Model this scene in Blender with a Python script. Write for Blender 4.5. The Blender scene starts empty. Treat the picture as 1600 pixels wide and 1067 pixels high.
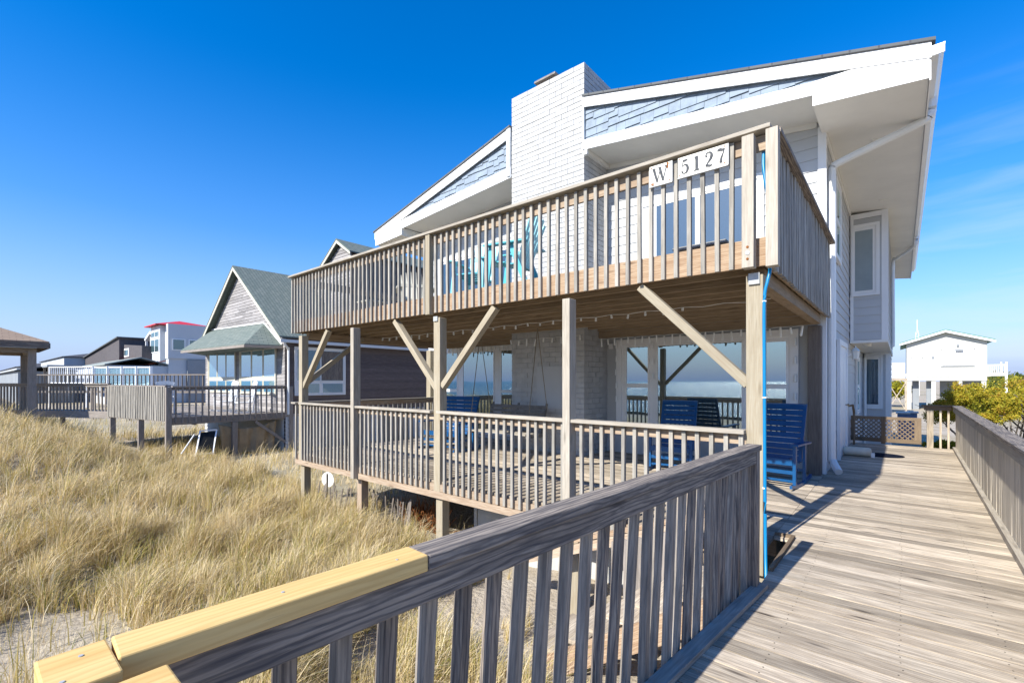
import bpy, bmesh, math, random
import numpy as np
from mathutils import Vector, Matrix
random.seed(7)
S = bpy.context.scene
COL = S.collection
R = math.radians
# ------------------------------------------------------------------ camera
FPX, HY, YAW, CH = 724.0, 595.5, R(40.0), 1.5      # focal length and horizon in 1600-px units
cam_d = bpy.data.cameras.new('camera')
cam = bpy.data.objects.new('camera', cam_d); COL.objects.link(cam)
cam.location = (0, 0, CH); cam.rotation_euler = (R(90), 0, YAW)
cam_d.sensor_width = 36; cam_d.lens = FPX / 1600 * 36
cam_d.shift_y = (HY - 533.5) / 1600
cam_d.clip_start = 0.05; cam_d.clip_end = 20000
S.camera = cam
# ------------------------------------------------------------------ world and sun
SUN_DIR = Vector((0.15, 1.31, -1.0)).normalized()  # direction the light travels
elev = math.asin(-SUN_DIR.z)
az = math.atan2(-SUN_DIR.x, -SUN_DIR.y)            # compass angle of the sun from +Y towards +X
W = bpy.data.worlds.new('World'); S.world = W; W.use_nodes = True
wn, wl = W.node_tree.nodes, W.node_tree.links
for n in list(wn): wn.remove(n)
def wnode(t, **k):
    n = wn.new(t)
    for a, b in k.items(): setattr(n, a, b)
    return n
sky = wnode('ShaderNodeTexSky', sky_type='NISHITA', sun_disc=False)
sky.sun_elevation = elev; sky.sun_rotation = az
sky.air_density = 1.0; sky.dust_density = 0.35; sky.ozone_density = 2.2
hsv = wnode('ShaderNodeHueSaturation'); hsv.inputs['Saturation'].default_value = 1.62; hsv.inputs['Value'].default_value = 1.12; hsv.inputs['Hue'].default_value = 0.510
wl.new(sky.outputs[0], hsv.inputs['Color'])
tc = wnode('ShaderNodeTexCoord')
sep = wnode('ShaderNodeSeparateXYZ'); wl.new(tc.outputs['Generated'], sep.inputs[0])
def wmath(op, a, b=None, clamp=False):
    n = wnode('ShaderNodeMath', operation=op, use_clamp=clamp)
    for i, v in enumerate((a, b)):
        if v is None: continue
        if isinstance(v, (int, float)): n.inputs[i].default_value = v
        else: wl.new(v, n.inputs[i])
    return n.outputs[0]
# thin cirrus low above the horizon, streaky and strongest inland of the house
mp = wnode('ShaderNodeMapping'); mp.inputs['Scale'].default_value = (2.2, 2.2, 15.0); mp.inputs['Rotation'].default_value=(R(6),R(-8),0)
wl.new(tc.outputs['Generated'], mp.inputs[0])
nz = wnode('ShaderNodeTexNoise'); nz.inputs['Scale'].default_value = 1.6; nz.inputs['Detail'].default_value = 7; nz.inputs['Roughness'].default_value = .55; nz.inputs['Distortion'].default_value = .35
wl.new(mp.outputs[0], nz.inputs[0])
cl = wmath('MULTIPLY', wmath('SUBTRACT', nz.outputs['Fac'], 0.43), 4.2, True)
band = wmath('MULTIPLY', wmath('SUBTRACT', 0.46, sep.outputs['Z']), 3.2, True)
inl = wmath('MULTIPLY', wmath('ADD', wmath('MULTIPLY', sep.outputs['X'], 1.0), 0.15), 2.2, True)
fac = wmath('MULTIPLY', wmath('MULTIPLY', wmath('MULTIPLY', cl, band), inl), 0.62)
hz = wmath('POWER', wmath('MULTIPLY', wmath('SUBTRACT', 0.55, sep.outputs['Z']), 1.82, True), 1.9)
hmix = wnode('ShaderNodeMixRGB'); hmix.inputs[2].default_value = (1.95, 2.55, 4.2, 1)
wl.new(wmath('MULTIPLY', hz, 1.0), hmix.inputs[0]); wl.new(hsv.outputs[0], hmix.inputs[1])
mixc = wnode('ShaderNodeMixRGB'); mixc.inputs[2].default_value = (3.6, 4.1, 4.9, 1)
wl.new(fac, mixc.inputs[0]); wl.new(hmix.outputs[0], mixc.inputs[1])
bg = wnode('ShaderNodeBackground'); bg.inputs['Strength'].default_value = 0.112
wl.new(mixc.outputs[0], bg.inputs[0])
wo = wnode('ShaderNodeOutputWorld'); wl.new(bg.outputs[0], wo.inputs[0])
sun_d = bpy.data.lights.new('sun', 'SUN'); sun_d.energy = 4.2; sun_d.angle = R(0.5); sun_d.color = (1.0, 0.962, 0.87)
sun = bpy.data.objects.new('sun', sun_d); COL.objects.link(sun)
sun.rotation_euler = SUN_DIR.to_track_quat('-Z', 'Y').to_euler(); sun.location = (0, -20, 30)
vs = S.view_settings; vs.view_transform = 'Standard'; vs.look = 'None'; vs.gamma = 1; vs.use_curve_mapping = False; vs.exposure = 1.0
try:
    S.cycles.max_bounces = 6; S.cycles.use_denoising = True
except Exception: pass

# ------------------------------------------------------------------ photo geometry helpers (pixel of the photo -> point at a chosen real depth)
_F = (-math.sin(YAW), math.cos(YAW)); _R = (math.cos(YAW), math.sin(YAW))
def ray(x, y):
    a = (x - 800) / FPX; return (_F[0] + a * _R[0], _F[1] + a * _R[1], -(y - HY) / FPX)
def at(x, y, d):
    r = ray(x, y); return (r[0] * d, r[1] * d, CH + r[2] * d)

# ------------------------------------------------------------------ materials
MATS = {}
class NT:
    def __init__(s, name):
        s.m = bpy.data.materials.new(name); s.m.use_nodes = True
        s.n = s.m.node_tree.nodes; s.l = s.m.node_tree.links
        for x in list(s.n): s.n.remove(x)
        s.out = s.n.new('ShaderNodeOutputMaterial'); s.b = s.n.new('ShaderNodeBsdfPrincipled')
        s.l.new(s.b.outputs[0], s.out.inputs[0]); MATS[name] = s.m
    def node(s, t, **k):
        n = s.n.new(t)
        for a, b in k.items(): setattr(n, a, b)
        return n
    def put(s, v, inp):
        if hasattr(v, 'default_value') or hasattr(v, 'is_linked'): s.l.new(v, inp)
        else: inp.default_value = v
    def math(s, op, a, b=0.0, clamp=False):
        n = s.node('ShaderNodeMath', operation=op, use_clamp=clamp); s.put(a, n.inputs[0]); s.put(b, n.inputs[1]); return n.outputs[0]
    def mix(s, f, a, b, mode='MIX'):
        n = s.node('ShaderNodeMixRGB', blend_type=mode); s.put(f, n.inputs[0])
        for v, i in ((a, 1), (b, 2)):
            if isinstance(v, tuple): n.inputs[i].default_value = (*v[:3], 1)
            else: s.l.new(v, n.inputs[i])
        return n.outputs[0]
    def noise(s, vec, scale, detail=4, rough=.5, dist=0.0):
        n = s.node('ShaderNodeTexNoise'); n.inputs['Scale'].default_value = scale; n.inputs['Detail'].default_value = detail
        n.inputs['Roughness'].default_value = rough; n.inputs['Distortion'].default_value = dist
        s.l.new(vec, n.inputs['Vector']); return n.outputs['Fac']
    def mapping(s, vec, scale=(1, 1, 1), loc=(0, 0, 0), rot=(0, 0, 0)):
        n = s.node('ShaderNodeMapping'); n.inputs['Scale'].default_value = scale; n.inputs['Rotation'].default_value = rot
        if isinstance(loc, tuple): n.inputs['Location'].default_value = loc
        else: s.l.new(loc, n.inputs['Location'])
        s.l.new(vec, n.inputs[0]); return n.outputs[0]
    def ramp(s, f, lo, hi):
        n = s.node('ShaderNodeMapRange'); n.inputs[1].default_value = lo; n.inputs[2].default_value = hi; s.l.new(f, n.inputs[0]); return n.outputs[0]
    def tc(s, o='Object'): return s.node('ShaderNodeTexCoord').outputs[o]
    def uv(s, name): return s.node('ShaderNodeUVMap', uv_map=name).outputs[0]
    def bump(s, h, strength=.3, dist=.01):
        n = s.node('ShaderNodeBump'); n.inputs['Strength'].default_value = strength; n.inputs['Distance'].default_value = dist
        s.l.new(h, n.inputs['Height']); s.l.new(n.outputs[0], s.b.inputs['Normal'])
    def fin(s, col, rough=.6, spec=.3):
        s.put((*col[:3], 1) if isinstance(col, tuple) else col, s.b.inputs['Base Color']); s.put(rough, s.b.inputs['Roughness'])
        s.b.inputs['Specular IOR Level'].default_value = spec; return s.m

def wood(name, pale, brown, crack, contrast=1.0, rings=0.0, knot=0.5, tone=.35, bump=.35, stain=0.0):
    t = NT(name)
    rnd = t.uv('rnd'); sp = t.node('ShaderNodeSeparateXYZ'); t.l.new(rnd, sp.inputs[0])
    oi = t.node('ShaderNodeObjectInfo').outputs['Random']
    off = t.node('ShaderNodeCombineXYZ'); t.l.new(t.math('MULTIPLY', t.math('ADD', sp.outputs[0], oi), 37.0), off.inputs[0])
    t.l.new(t.math('MULTIPLY', t.math('ADD', sp.outputs[1], oi), 19.0), off.inputs[1])
    add = t.node('ShaderNodeVectorMath', operation='ADD'); t.l.new(t.uv('UVMap'), add.inputs[0]); t.l.new(off.outputs[0], add.inputs[1]); v = add.outputs[0]
    g1 = t.noise(t.mapping(v, (3.6, 44, 1)), 1, 5, .6, .6)
    g2 = t.noise(t.mapping(v, (1.7, 12, 1)), 1, 5, .6, 1.2)
    g3 = t.noise(t.mapping(v, (2.2, 95, 1)), 1, 3, .7, .3)
    # growth rings: a wandering sine across the grain
    wv = t.node('ShaderNodeTexWave', wave_type='BANDS', bands_direction='Y'); wv.inputs['Scale'].default_value = 7.0
    wv.inputs['Distortion'].default_value = 9.0; wv.inputs['Detail'].default_value = 3; wv.inputs['Detail Scale'].default_value = .8
    t.l.new(t.mapping(v, (.45, 2.4, 1)), wv.inputs[0])
    col = t.mix(t.ramp(g2, .3, .7), pale, brown)
    dk = t.ramp(g1, .62, .36) if False else t.ramp(g1, .36, .62)
    col = t.mix(t.math('MULTIPLY', t.math('SUBTRACT', 1.0, dk), .55 * contrast), col, crack)
    if rings: col = t.mix(t.math('MULTIPLY', t.ramp(wv.outputs['Fac'], .55, .95), rings), col, crack)
    cr = t.ramp(g3, .33, .27)
    col = t.mix(t.math('MULTIPLY', cr, .8 * contrast), col, tuple(c * .35 for c in crack))
    vo = t.node('ShaderNodeTexVoronoi'); vo.inputs['Scale'].default_value = 1; t.l.new(t.mapping(v, (1.7, 9, 1)), vo.inputs['Vector'])
    kn = t.ramp(vo.outputs['Distance'], .17, .06)
    col = t.mix(t.math('MULTIPLY', kn, knot), col, tuple(c * .5 for c in crack))
    bright = t.math('ADD', t.math('MULTIPLY', t.math('FRACT', t.math('ADD', sp.outputs[0], t.math('MULTIPLY', oi, 3.7))), tone), 1 - tone * .5)
    col = t.mix(1.0, col, col, 'MIX')
    br = t.node('ShaderNodeMixRGB', blend_type='MULTIPLY'); br.inputs[0].default_value = 1
    cb = t.node('ShaderNodeCombineXYZ'); [t.l.new(bright, cb.inputs[i]) for i in range(3)]
    t.l.new(col, br.inputs[1]); t.l.new(cb.outputs[0], br.inputs[2]); col = br.outputs[0]
    if stain:
        w = t.noise(t.tc('Object'), 1.3, 5, .6)
        col = t.mix(t.math('MULTIPLY', t.ramp(w, .5, .7), stain), col, crack)
    h = t.math('ADD', g1, t.math('MULTIPLY', g3, .5))
    t.bump(h, bump, .004)
    return t.fin(col, .78, .2)

wood('deck_pale', (.65, .56, .44), (.40, .325, .24), (.13, .105, .085), .95, .3, 1.0, .75, .5, .22)
wood('picket_pale', (.66, .60, .50), (.52, .46, .37), (.25, .21, .165), .7, .1, .5, .4, .3)
wood('rail_pale', (.45, .41, .345), (.34, .30, .245), (.19, .16, .13), .65, .12, .45, .3, .3)
wood('rail_tan', (.50, .41, .31), (.38, .29, .21), (.22, .13, .075), .9, .2, .6, .25, .3)
wood('rail_grey', (.41, .345, .28), (.23, .19, .155), (.05, .048, .055), 1.25, .6, .7, .25, .8)
wood('post_tan', (.40, .355, .27), (.31, .27, .20), (.24, .18, .11), .7, .2, .4, .2, .35)
wood('baluster_grey', (.42, .39, .34), (.30, .275, .235), (.12, .115, .11), .8, .1, .3, .35, .4)
wood('baluster_shade', (.43, .38, .325), (.28, .245, .205), (.08, .075, .075), 1.1, .3, .4, .35, .6)
wood('rim_brown', (.50, .385, .27), (.39, .275, .18), (.2, .10, .05), .9, .35, .8, .2, .35)
wood('under_brown', (.42, .32, .22), (.30, .225, .15), (.10, .07, .035), .6, .1, .3, .35, .2)
wood('gate_brown', (.22, .165, .11), (.17, .125, .085), (.08, .055, .035), .8, .1, .3, .3, .25)
wood('new_pine', (.74, .53, .235), (.66, .43, .155), (.46, .26, .08), .6, .28, .8, .15, .2)
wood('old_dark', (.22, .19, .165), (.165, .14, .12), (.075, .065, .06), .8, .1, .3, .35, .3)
wood('neigh_rail', (.33, .29, .26), (.25, .22, .19), (.12, .10, .09), .8, .1, .3, .4, .3)
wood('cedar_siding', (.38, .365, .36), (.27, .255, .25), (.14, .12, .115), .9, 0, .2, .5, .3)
wood('cedar_shaded', (.17, .14, .135), (.13, .105, .10), (.07, .055, .05), .8, 0, .2, .3, .3)  # cedar siding darkened: shade of the walls turned from the sun, put into colour

def paint(name, col, rough=.5, vary=.06, scale=3.0, spec=.35, dirt=None):
    t = NT(name); v = t.tc()
    n = t.noise(v, scale, 5, .6)
    c2 = tuple(c * (1 - vary * 2.2) for c in col)
    c = t.mix(t.ramp(n, .35, .7), col, c2)
    if dirt:
        n2 = t.noise(t.mapping(v, (9, 9, 1.2)), 1, 5, .65)
        c = t.mix(t.math('MULTIPLY', t.ramp(n2, .58, .85), .25), c, dirt)
    n3 = t.noise(v, 60, 3, .5); t.bump(n3, .05, .002)
    return t.fin(c, rough, spec)
paint('white_trim', (.80, .80, .79), .45, .03, 2, .35, (.55, .52, .46))
paint('soffit', (.80, .78, .72), .6, .04, 1.5)
paint('siding', (.50, .51, .515), .55, .04, 1.2, .3, (.55, .53, .5))
paint('brick_white', (.50, .50, .495), .75, .09, 5, .15, (.33, .31, .28))
paint('shingle_blue', (.27, .325, .39), .75, .12, 6, .2, (.19, .235, .29))
paint('gutter_white', (.76, .77, .76), .35, .03, 3, .45, (.5, .5, .46))
paint('rocker_blue', (.004, .075, .22), .35, .08, 8, .45)
paint('teal_paint', (.075, .42, .50), .4, .06, 8, .4)
paint('teal_sunlit', (.30, .66, .72), .4, .05, 8, .4)  # same teal lightened, sunlight on the chair backs put into the colour
paint('cream_plastic', (.62, .58, .47), .5, .06, 8, .35)
paint('chair_white', (.80, .81, .82), .4, .03, 8, .4)
paint('swing_grey', (.20, .185, .17), .7, .15, 12, .2)
paint('grey_fabric', (.33, .33, .32), .8, .1, 10, .1)
paint('concrete', (.50, .49, .46), .85, .1, 2.5, .2, (.34, .32, .28))
paint('sign_white', (.78, .76, .68), .6, .05, 9, .25, (.6, .42, .26))
paint('letter_grey', (.085, .09, .10), .7, .2, 30, .2)
paint('rust', (.30, .11, .03), .9, .2, 30, .1)
paint('metal_grey', (.42, .43, .43), .4, .08, 8, .5)
paint('cap_brown', (.28, .25, .22), .6, .2, 10, .3)
paint('hose_blue', (.0, .19, .42), .35, .03, 8, .5)
paint('rope', (.30, .26, .19), .9, .2, 60, .1)
paint('drop_white', (.85, .86, .84), .3, .02, 8, .5)
paint('tarp_tan', (.33, .25, .155), .85, .1, 4, .1)
paint('mat_navy', (.012, .016, .03), .95, .2, 30, .05)
paint('black_mesh', (.02, .022, .025), .8, .1, 10, .1)
paint('roof_dark', (.10, .10, .11), .85, .15, 4, .1)
paint('roof_red', (.60, .035, .04), .5, .05, 2, .3)
paint('roof_rust', (.42, .12, .07), .7, .1, 2, .2)
paint('house_white', (.52, .54, .56), .6, .03, .5, .2)
paint('house_cream', (.55, .545, .50), .6, .03, .5, .2)
paint('house_grey', (.27, .29, .31), .7, .08, .5, .2)
paint('roof_grey_green', (.30, .33, .31), .85, .1, 2, .1)
paint('green_trim', (.10, .24, .19), .6, .1, 2, .2)
paint('bin_blue', (.10, .16, .27), .5, .1, 4, .3)
paint('fern_rust', (.30, .12, .045), .9, .3, 8, .05)
paint('twig_grey', (.26, .23, .20), .9, .25, 5, .05)
paint('terracotta', (.42, .15, .07), .8, .2, 5, .1)
paint('blind', (.34, .40, .42), .6, .05, 4, .2)
paint('curtain', (.50, .53, .56), .8, .06, 4, .1)
paint('lamp_glass', (.72, .70, .62), .2, .03, 6, .6)
paint('brass', (.36, .25, .12), .4, .1, 6, .5)

# asphalt shingles in courses (uv in metres)
def shingle_roof(name, c1, c2, c3):
    t = NT(name); b = t.node('ShaderNodeTexBrick'); t.l.new(t.uv('UVMap'), b.inputs[0])
    b.inputs['Color1'].default_value = (*c1, 1); b.inputs['Color2'].default_value = (*c2, 1); b.inputs['Mortar'].default_value = (*c3, 1)
    b.inputs['Scale'].default_value = 1; b.inputs['Brick Width'].default_value = .33; b.inputs['Row Height'].default_value = .14
    b.inputs['Mortar Size'].default_value = .012; b.inputs['Bias'].default_value = 0
    n = t.noise(t.uv('UVMap'), 3, 6, .7); c = t.mix(.35, b.outputs[0], t.mix(n, c1, c3)); t.bump(b.outputs[1], -.5, .01)
    n2 = t.noise(t.uv('UVMap'), 60, 2, .5); c = t.mix(t.math('MULTIPLY', n2, .35), c, c3)
    return t.fin(c, .9, .1)
shingle_roof('roof_green', (.17, .21, .19), (.25, .28, .25), (.08, .095, .09))
shingle_roof('roof_slate', (.17, .18, .18), (.12, .13, .13), (.07, .07, .075))
shingle_roof('roof_brown', (.40, .30, .22), (.32, .24, .18), (.18, .13, .10))
shingle_roof('wall_shingle', (.16, .145, .145), (.11, .10, .105), (.06, .055, .06))

def glass(name, tint, refl=.35, rough=.015):
    t = NT(name)
    n = t.noise(t.tc(), .9, 2, .5); t.b.inputs['Base Color'].default_value = (*tint, 1); t.b.inputs['Roughness'].default_value = .6
    g = t.node('ShaderNodeBsdfGlossy'); g.inputs['Roughness'].default_value = rough; g.inputs['Color'].default_value = (.80, .95, .98, 1)
    bp = t.node('ShaderNodeBump'); bp.inputs['Strength'].default_value = .06; bp.inputs['Distance'].default_value = .02; t.l.new(n, bp.inputs['Height']); t.l.new(bp.outputs[0], g.inputs['Normal'])
    fr = t.node('ShaderNodeFresnel'); fr.inputs['IOR'].default_value = 1.5
    f = t.math('ADD', t.math('MULTIPLY', fr.outputs[0], 1.0), refl, True)
    mx = t.node('ShaderNodeMixShader'); t.l.new(f, mx.inputs[0]); t.l.new(t.b.outputs[0], mx.inputs[1]); t.l.new(g.outputs[0], mx.inputs[2])
    t.l.new(mx.outputs[0], t.out.inputs[0]); return t.m
glass('glass_dark', (.010, .035, .042), .36)
glass('glass_sky', (.006, .03, .06), .10)
glass('glass_far', (.03, .07, .08), .10)
glass('glass_aqua', (.10, .22, .27), .45)

def ground_mat():
    t = NT('sand'); v = t.tc()
    n = t.noise(v, .9, 6, .6); n2 = t.noise(v, 14, 5, .6); n3 = t.noise(v, 160, 2, .5)
    c = t.mix(t.ramp(n, .35, .7), (.50, .44, .36), (.36, .295, .215))
    c = t.mix(t.math('MULTIPLY', t.ramp(n2, .45, .75), .3), c, (.24, .19, .13))
    far = t.noise(v, .06, 4, .6)
    c = t.mix(t.math('MULTIPLY', t.ramp(far, .5, .62), .35), c, (.30, .27, .12))
    c = t.mix(t.math('MULTIPLY', n3, .12), c, (.1, .08, .06))
    t.bump(t.math('ADD', t.math('MULTIPLY', n2, 1.0), t.math('MULTIPLY', n3, .15)), .8, .06)
    return t.fin(c, .95, .05)
ground_mat()
def water_mat():
    t = NT('sea'); v = t.tc()
    a = t.noise(t.mapping(v, (.35, 1.1, 1)), .5, 6, .65); b = t.noise(v, 2.2, 4, .6)
    t.bump(t.math('ADD', a, t.math('MULTIPLY', b, .4)), 1.0, .9)
    return t.fin((.006, .085, .13), .22, .3)
water_mat()
def grass_mat(name, cols):
    t = NT(name); at_ = t.node('ShaderNodeAttribute', attribute_name='tint')
    cr = t.node('ShaderNodeValToRGB'); e = cr.color_ramp.elements
    e[0].position = 0; e[0].color = (*cols[0], 1); e[1].position = 1; e[1].color = (*cols[-1], 1)
    for i, c in enumerate(cols[1:-1]):
        k = e.new((i + 1) / (len(cols) - 1)); k.color = (*c, 1)
    t.l.new(at_.outputs['Fac'], cr.inputs[0])
    t.fin(cr.outputs[0], .6, .25)
    tr = t.node('ShaderNodeBsdfTranslucent'); t.l.new(cr.outputs[0], tr.inputs[0])
    mx = t.node('ShaderNodeMixShader'); mx.inputs[0].default_value = .25
    t.l.new(t.b.outputs[0], mx.inputs[1]); t.l.new(tr.outputs[0], mx.inputs[2]); t.l.new(mx.outputs[0], t.out.inputs[0])
grass_mat('dune_grass', [(.19, .22, .04), (.42, .35, .09), (.56, .43, .18), (.67, .53, .30), (.76, .66, .46), (.64, .47, .22)])
grass_mat('juniper_leaf', [(.05, .08, .012), (.13, .15, .015), (.30, .28, .02), (.44, .34, .03), (.36, .17, .03)])
grass_mat('dark_leaf', [(.03, .055, .015), (.06, .09, .02), (.10, .12, .03), (.14, .13, .04)])

# ------------------------------------------------------------------ mesh helpers
class MB:
    """collects boxes, bars, quads and tubes in world coordinates; build() links them as one mesh"""
    def __init__(s): s.v = []; s.f = []; s.uv = []; s.rn = []; s.mi = []
    def face(s, pts, uvs=None, rn=(0, 0), mi=0):
        i = len(s.v); s.v += [tuple(p) for p in pts]; s.f.append(tuple(range(i, i + len(pts))))
        s.uv += uvs if uvs else [(0, 0)] * len(pts); s.rn += [rn] * len(pts); s.mi.append(mi)
    def bar(s, p0, p1, w, h, up=(0, 0, 1), mi=0, caps=True, center=True):
        """box from p0 to p1, w across, h along 'up'; p0/p1 on the axis"""
        p0 = Vector(p0); p1 = Vector(p1); d = p1 - p0; L = d.length
        if L < 1e-6: return
        d.normalize(); u = Vector(up); sd = d.cross(u)
        if sd.length < 1e-4: sd = d.cross(Vector((0, 1, 0)))
        sd.normalize(); u = sd.cross(d); a = sd * (w / 2); b = u * (h / 2)
        c = [(-1, -1), (1, -1), (1, 1), (-1, 1)]
        A = [p0 + a * i + b * j for i, j in c]; B = [p1 + a * i + b * j for i, j in c]
        r = (random.random(), random.random()); per = [0, w, w + h, 2 * w + h, 2 * w + 2 * h]
        for k in range(4):
            n = (k + 1) % 4
            s.face([A[k], A[n], B[n], B[k]][::-1], [(0, per[k]), (0, per[k + 1]), (L, per[k + 1]), (L, per[k])][::-1], r, mi)
        if caps:
            s.face([A[0], A[1], A[2], A[3]], [(0, 0), (.04 * w, 0), (.04 * w, h), (0, h)], r, mi)
            s.face([B[3], B[2], B[1], B[0]], [(0, h), (.04 * w, h), (.04 * w, 0), (0, 0)], r, mi)
    def box(s, x0, x1, y0, y1, z0, z1, mi=0, axis=None):
        dx, dy, dz = x1 - x0, y1 - y0, z1 - z0
        ax = axis or ('x' if dx >= dy and dx >= dz else 'y' if dy >= dz else 'z')
        cx, cy, cz = (x0 + x1) / 2, (y0 + y1) / 2, (z0 + z1) / 2
        if ax == 'x': s.bar((x0, cy, cz), (x1, cy, cz), dy, dz, mi=mi)
        elif ax == 'y': s.bar((cx, y0, cz), (cx, y1, cz), dx, dz, mi=mi)
        else: s.bar((cx, cy, z0), (cx, cy, z1), dx, dy, up=(0, 1, 0), mi=mi)
    def prism(s, pts, n, mi=0):
        """pts: planar polygon, n: extrusion vector"""
        n = Vector(n); P = [Vector(p) for p in pts]; Q = [p + n for p in P]
        c = sum(P, Vector()) / len(P)
        nn = sum(((P[i] - c).cross(P[(i + 1) % len(P)] - c) for i in range(len(P))), Vector())
        e = (P[1] - P[0]).normalized(); g = nn.normalized().cross(e)
        U = [((p - P[0]).dot(e), (p - P[0]).dot(g)) for p in P]; r = (random.random(), random.random())
        if nn.dot(n) > 0: s.face(P[::-1], U[::-1], r, mi); s.face(Q, U, r, mi); o = 1
        else: s.face(P, U, r, mi); s.face(Q[::-1], U[::-1], r, mi); o = -1
        for i in range(len(P)):
            j = (i + 1) % len(P); L = (P[j] - P[i]).length; h = n.length
            q = [P[i], P[j], Q[j], Q[i]]; t = [(0, 0), (L, 0), (L, h), (0, h)]
            if o < 0: q, t = q[::-1], t[::-1]
            s.face(q, t, r, mi)
    def tube(s, pts, r, n=8, mi=0, caps=True, r1=None):
        P = [Vector(p) for p in pts]; rings = []
        for i, p in enumerate(P):
            d = (P[min(i + 1, len(P) - 1)] - P[max(i - 1, 0)]).normalized()
            u = d.cross(Vector((0, 0, 1))); u = u.normalized() if u.length > .05 else d.cross(Vector((0, 1, 0))).normalized()
            v = d.cross(u); rr = r if r1 is None else r + (r1 - r) * i / max(1, len(P) - 1)
            rings.append([p + (u * math.cos(2 * math.pi * k / n) + v * math.sin(2 * math.pi * k / n)) * rr for k in range(n)])
        L = 0
        for i in range(len(P) - 1):
            l = (P[i + 1] - P[i]).length
            for k in range(n):
                m = (k + 1) % n
                s.face([rings[i][k], rings[i][m], rings[i + 1][m], rings[i + 1][k]], [(L, k * .02), (L, k * .02 + .02), (L + l, k * .02 + .02), (L + l, k * .02)], mi=mi)
            L += l
        if caps: s.face(rings[0][::-1], mi=mi); s.face(rings[-1], mi=mi)
    def lathe(s, c, prof, n=14, mi=0, axis='z', yaw=0):
        c = Vector(c); rings = []
        for r, z in prof:
            ring = []
            for k in range(n):
                a = 2 * math.pi * k / n; p = Vector((r * math.cos(a), r * math.sin(a), z))
                if axis == 'x': p = Vector((p.z, p.y, p.x))
                if axis == 'y': p = Vector((p.x, p.z, p.y))
                if yaw: p = Matrix.Rotation(yaw, 3, 'Z') @ p
                ring.append(c + p)
            rings.append(ring)
        for i in range(len(rings) - 1):
            for k in range(n):
                m = (k + 1) % n; s.face([rings[i][k], rings[i][m], rings[i + 1][m], rings[i + 1][k]], mi=mi)
        s.face(rings[0][::-1], mi=mi); s.face(rings[-1], mi=mi)
    def build(s, name, mats, parent=None, bevel=0, smooth=False):
        if not isinstance(mats, (list, tuple)): mats = [mats]
        me = bpy.data.meshes.new(name); o = bpy.data.objects.new(name, me); COL.objects.link(o)
        base = Vector((0, 0, 0)); p = parent
        while p is not None: base = base + p.location; p = p.parent
        if parent is not None: o.parent = parent
        me.from_pydata([tuple(Vector(v) - base) for v in s.v], [], s.f)
        for m in mats: me.materials.append(MATS[m])
        me.polygons.foreach_set('material_index', s.mi)
        for nm, dat in (('UVMap', s.uv), ('rnd', s.rn)):
            l = me.uv_layers.new(name=nm); l.data.foreach_set('uv', [c for t in dat for c in t])
        if smooth:
            bm = bmesh.new(); bm.from_mesh(me); bmesh.ops.remove_doubles(bm, verts=bm.verts, dist=1e-4); bm.to_mesh(me); bm.free()
            me.polygons.foreach_set('use_smooth', [True] * len(me.polygons))
            try: me.set_sharp_from_angle(angle=R(40))
            except Exception: pass
        if bevel:
            bm = bmesh.new(); bm.from_mesh(me); bmesh.ops.remove_doubles(bm, verts=bm.verts, dist=1e-5); bm.to_mesh(me); bm.free()
            b = o.modifiers.new('bevel', 'BEVEL'); b.width = bevel; b.segments = 2; b.limit_method = 'ANGLE'; b.angle_limit = R(40)
        me.update(); return o
def thing(name, label, cat, loc, group=None):
    o = bpy.data.objects.new(name, None); COL.objects.link(o); o.location = loc; o.empty_display_size = .2
    o['label'] = label; o['category'] = cat
    if group: o['group'] = group
    return o
def tag(o, label, cat, group=None):
    o['label'] = label; o['category'] = cat
    if group: o['group'] = group
    return o
def struct(name, mb, mats, **k):
    o = mb.build(name, mats, **k); o['kind'] = 'structure'; return o
def place(src, loc, rz=0, parent=None):
    """copy of a part that shares its mesh"""
    c = src.copy(); COL.objects.link(c); c.location = loc; c.rotation_euler = (0, 0, rz)
    if parent: c.parent = parent
    return c
def copy_thing(root, loc, rz, label, group=None):
    c = root.copy(); COL.objects.link(c); c.location = loc; c.rotation_euler = (0, 0, rz); c['label'] = label
    if group: c['group'] = group
    for ch in list(root.children):
        d = ch.copy(); COL.objects.link(d); d.parent = c
        for g in list(ch.children):
            e = g.copy(); COL.objects.link(e); e.parent = d
    return c
def laps(mb, axis, c, u0, u1, z0, z1, pitch=.15, sgn=-1, shear=None, depth=.014):
    """horizontal lap siding on a wall plane; shear(u) gives the top z under a sloping line"""
    k = math.floor(z0 / pitch)
    while k * pitch < z1 - 1e-4:
        zb, zt = max(z0, k * pitch), min(z1, (k + 1) * pitch); f = lambda z: (1 - (z - k * pitch) / pitch) * depth + .002
        cuts = [u0, u1] 
        if shear: 
            n = 1
            segs = shear(zb, zt)
        else: segs = [(u0, u1, u0, u1)]
        r = (random.random(), random.random())
        for a0, a1, b0, b1 in segs:     # bottom from a0 to a1, top from b0 to b1
            o0, o1 = f(zb), f(zt)
            if axis == 'y':
                q = [(a0, c + sgn * o0, zb), (a1, c + sgn * o0, zb), (b1, c + sgn * o1, zt), (b0, c + sgn * o1, zt)]
                e = [(a0, c, zb), (a1, c, zb), (a1, c + sgn * o0, zb), (a0, c + sgn * o0, zb)]
            else:
                q = [(c + sgn * o0, a0, zb), (c + sgn * o0, a1, zb), (c + sgn * o1, b1, zt), (c + sgn * o1, b0, zt)]
                e = [(c, a0, zb), (c, a1, zb), (c + sgn * o0, a1, zb), (c + sgn * o0, a0, zb)]
            mb.face(q, [(a0, zb), (a1, zb), (b1, zt), (b0, zt)], r); mb.face(e, [(a0, 0), (a1, 0), (a1, .01), (a0, .01)], r)
        k += 1
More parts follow.
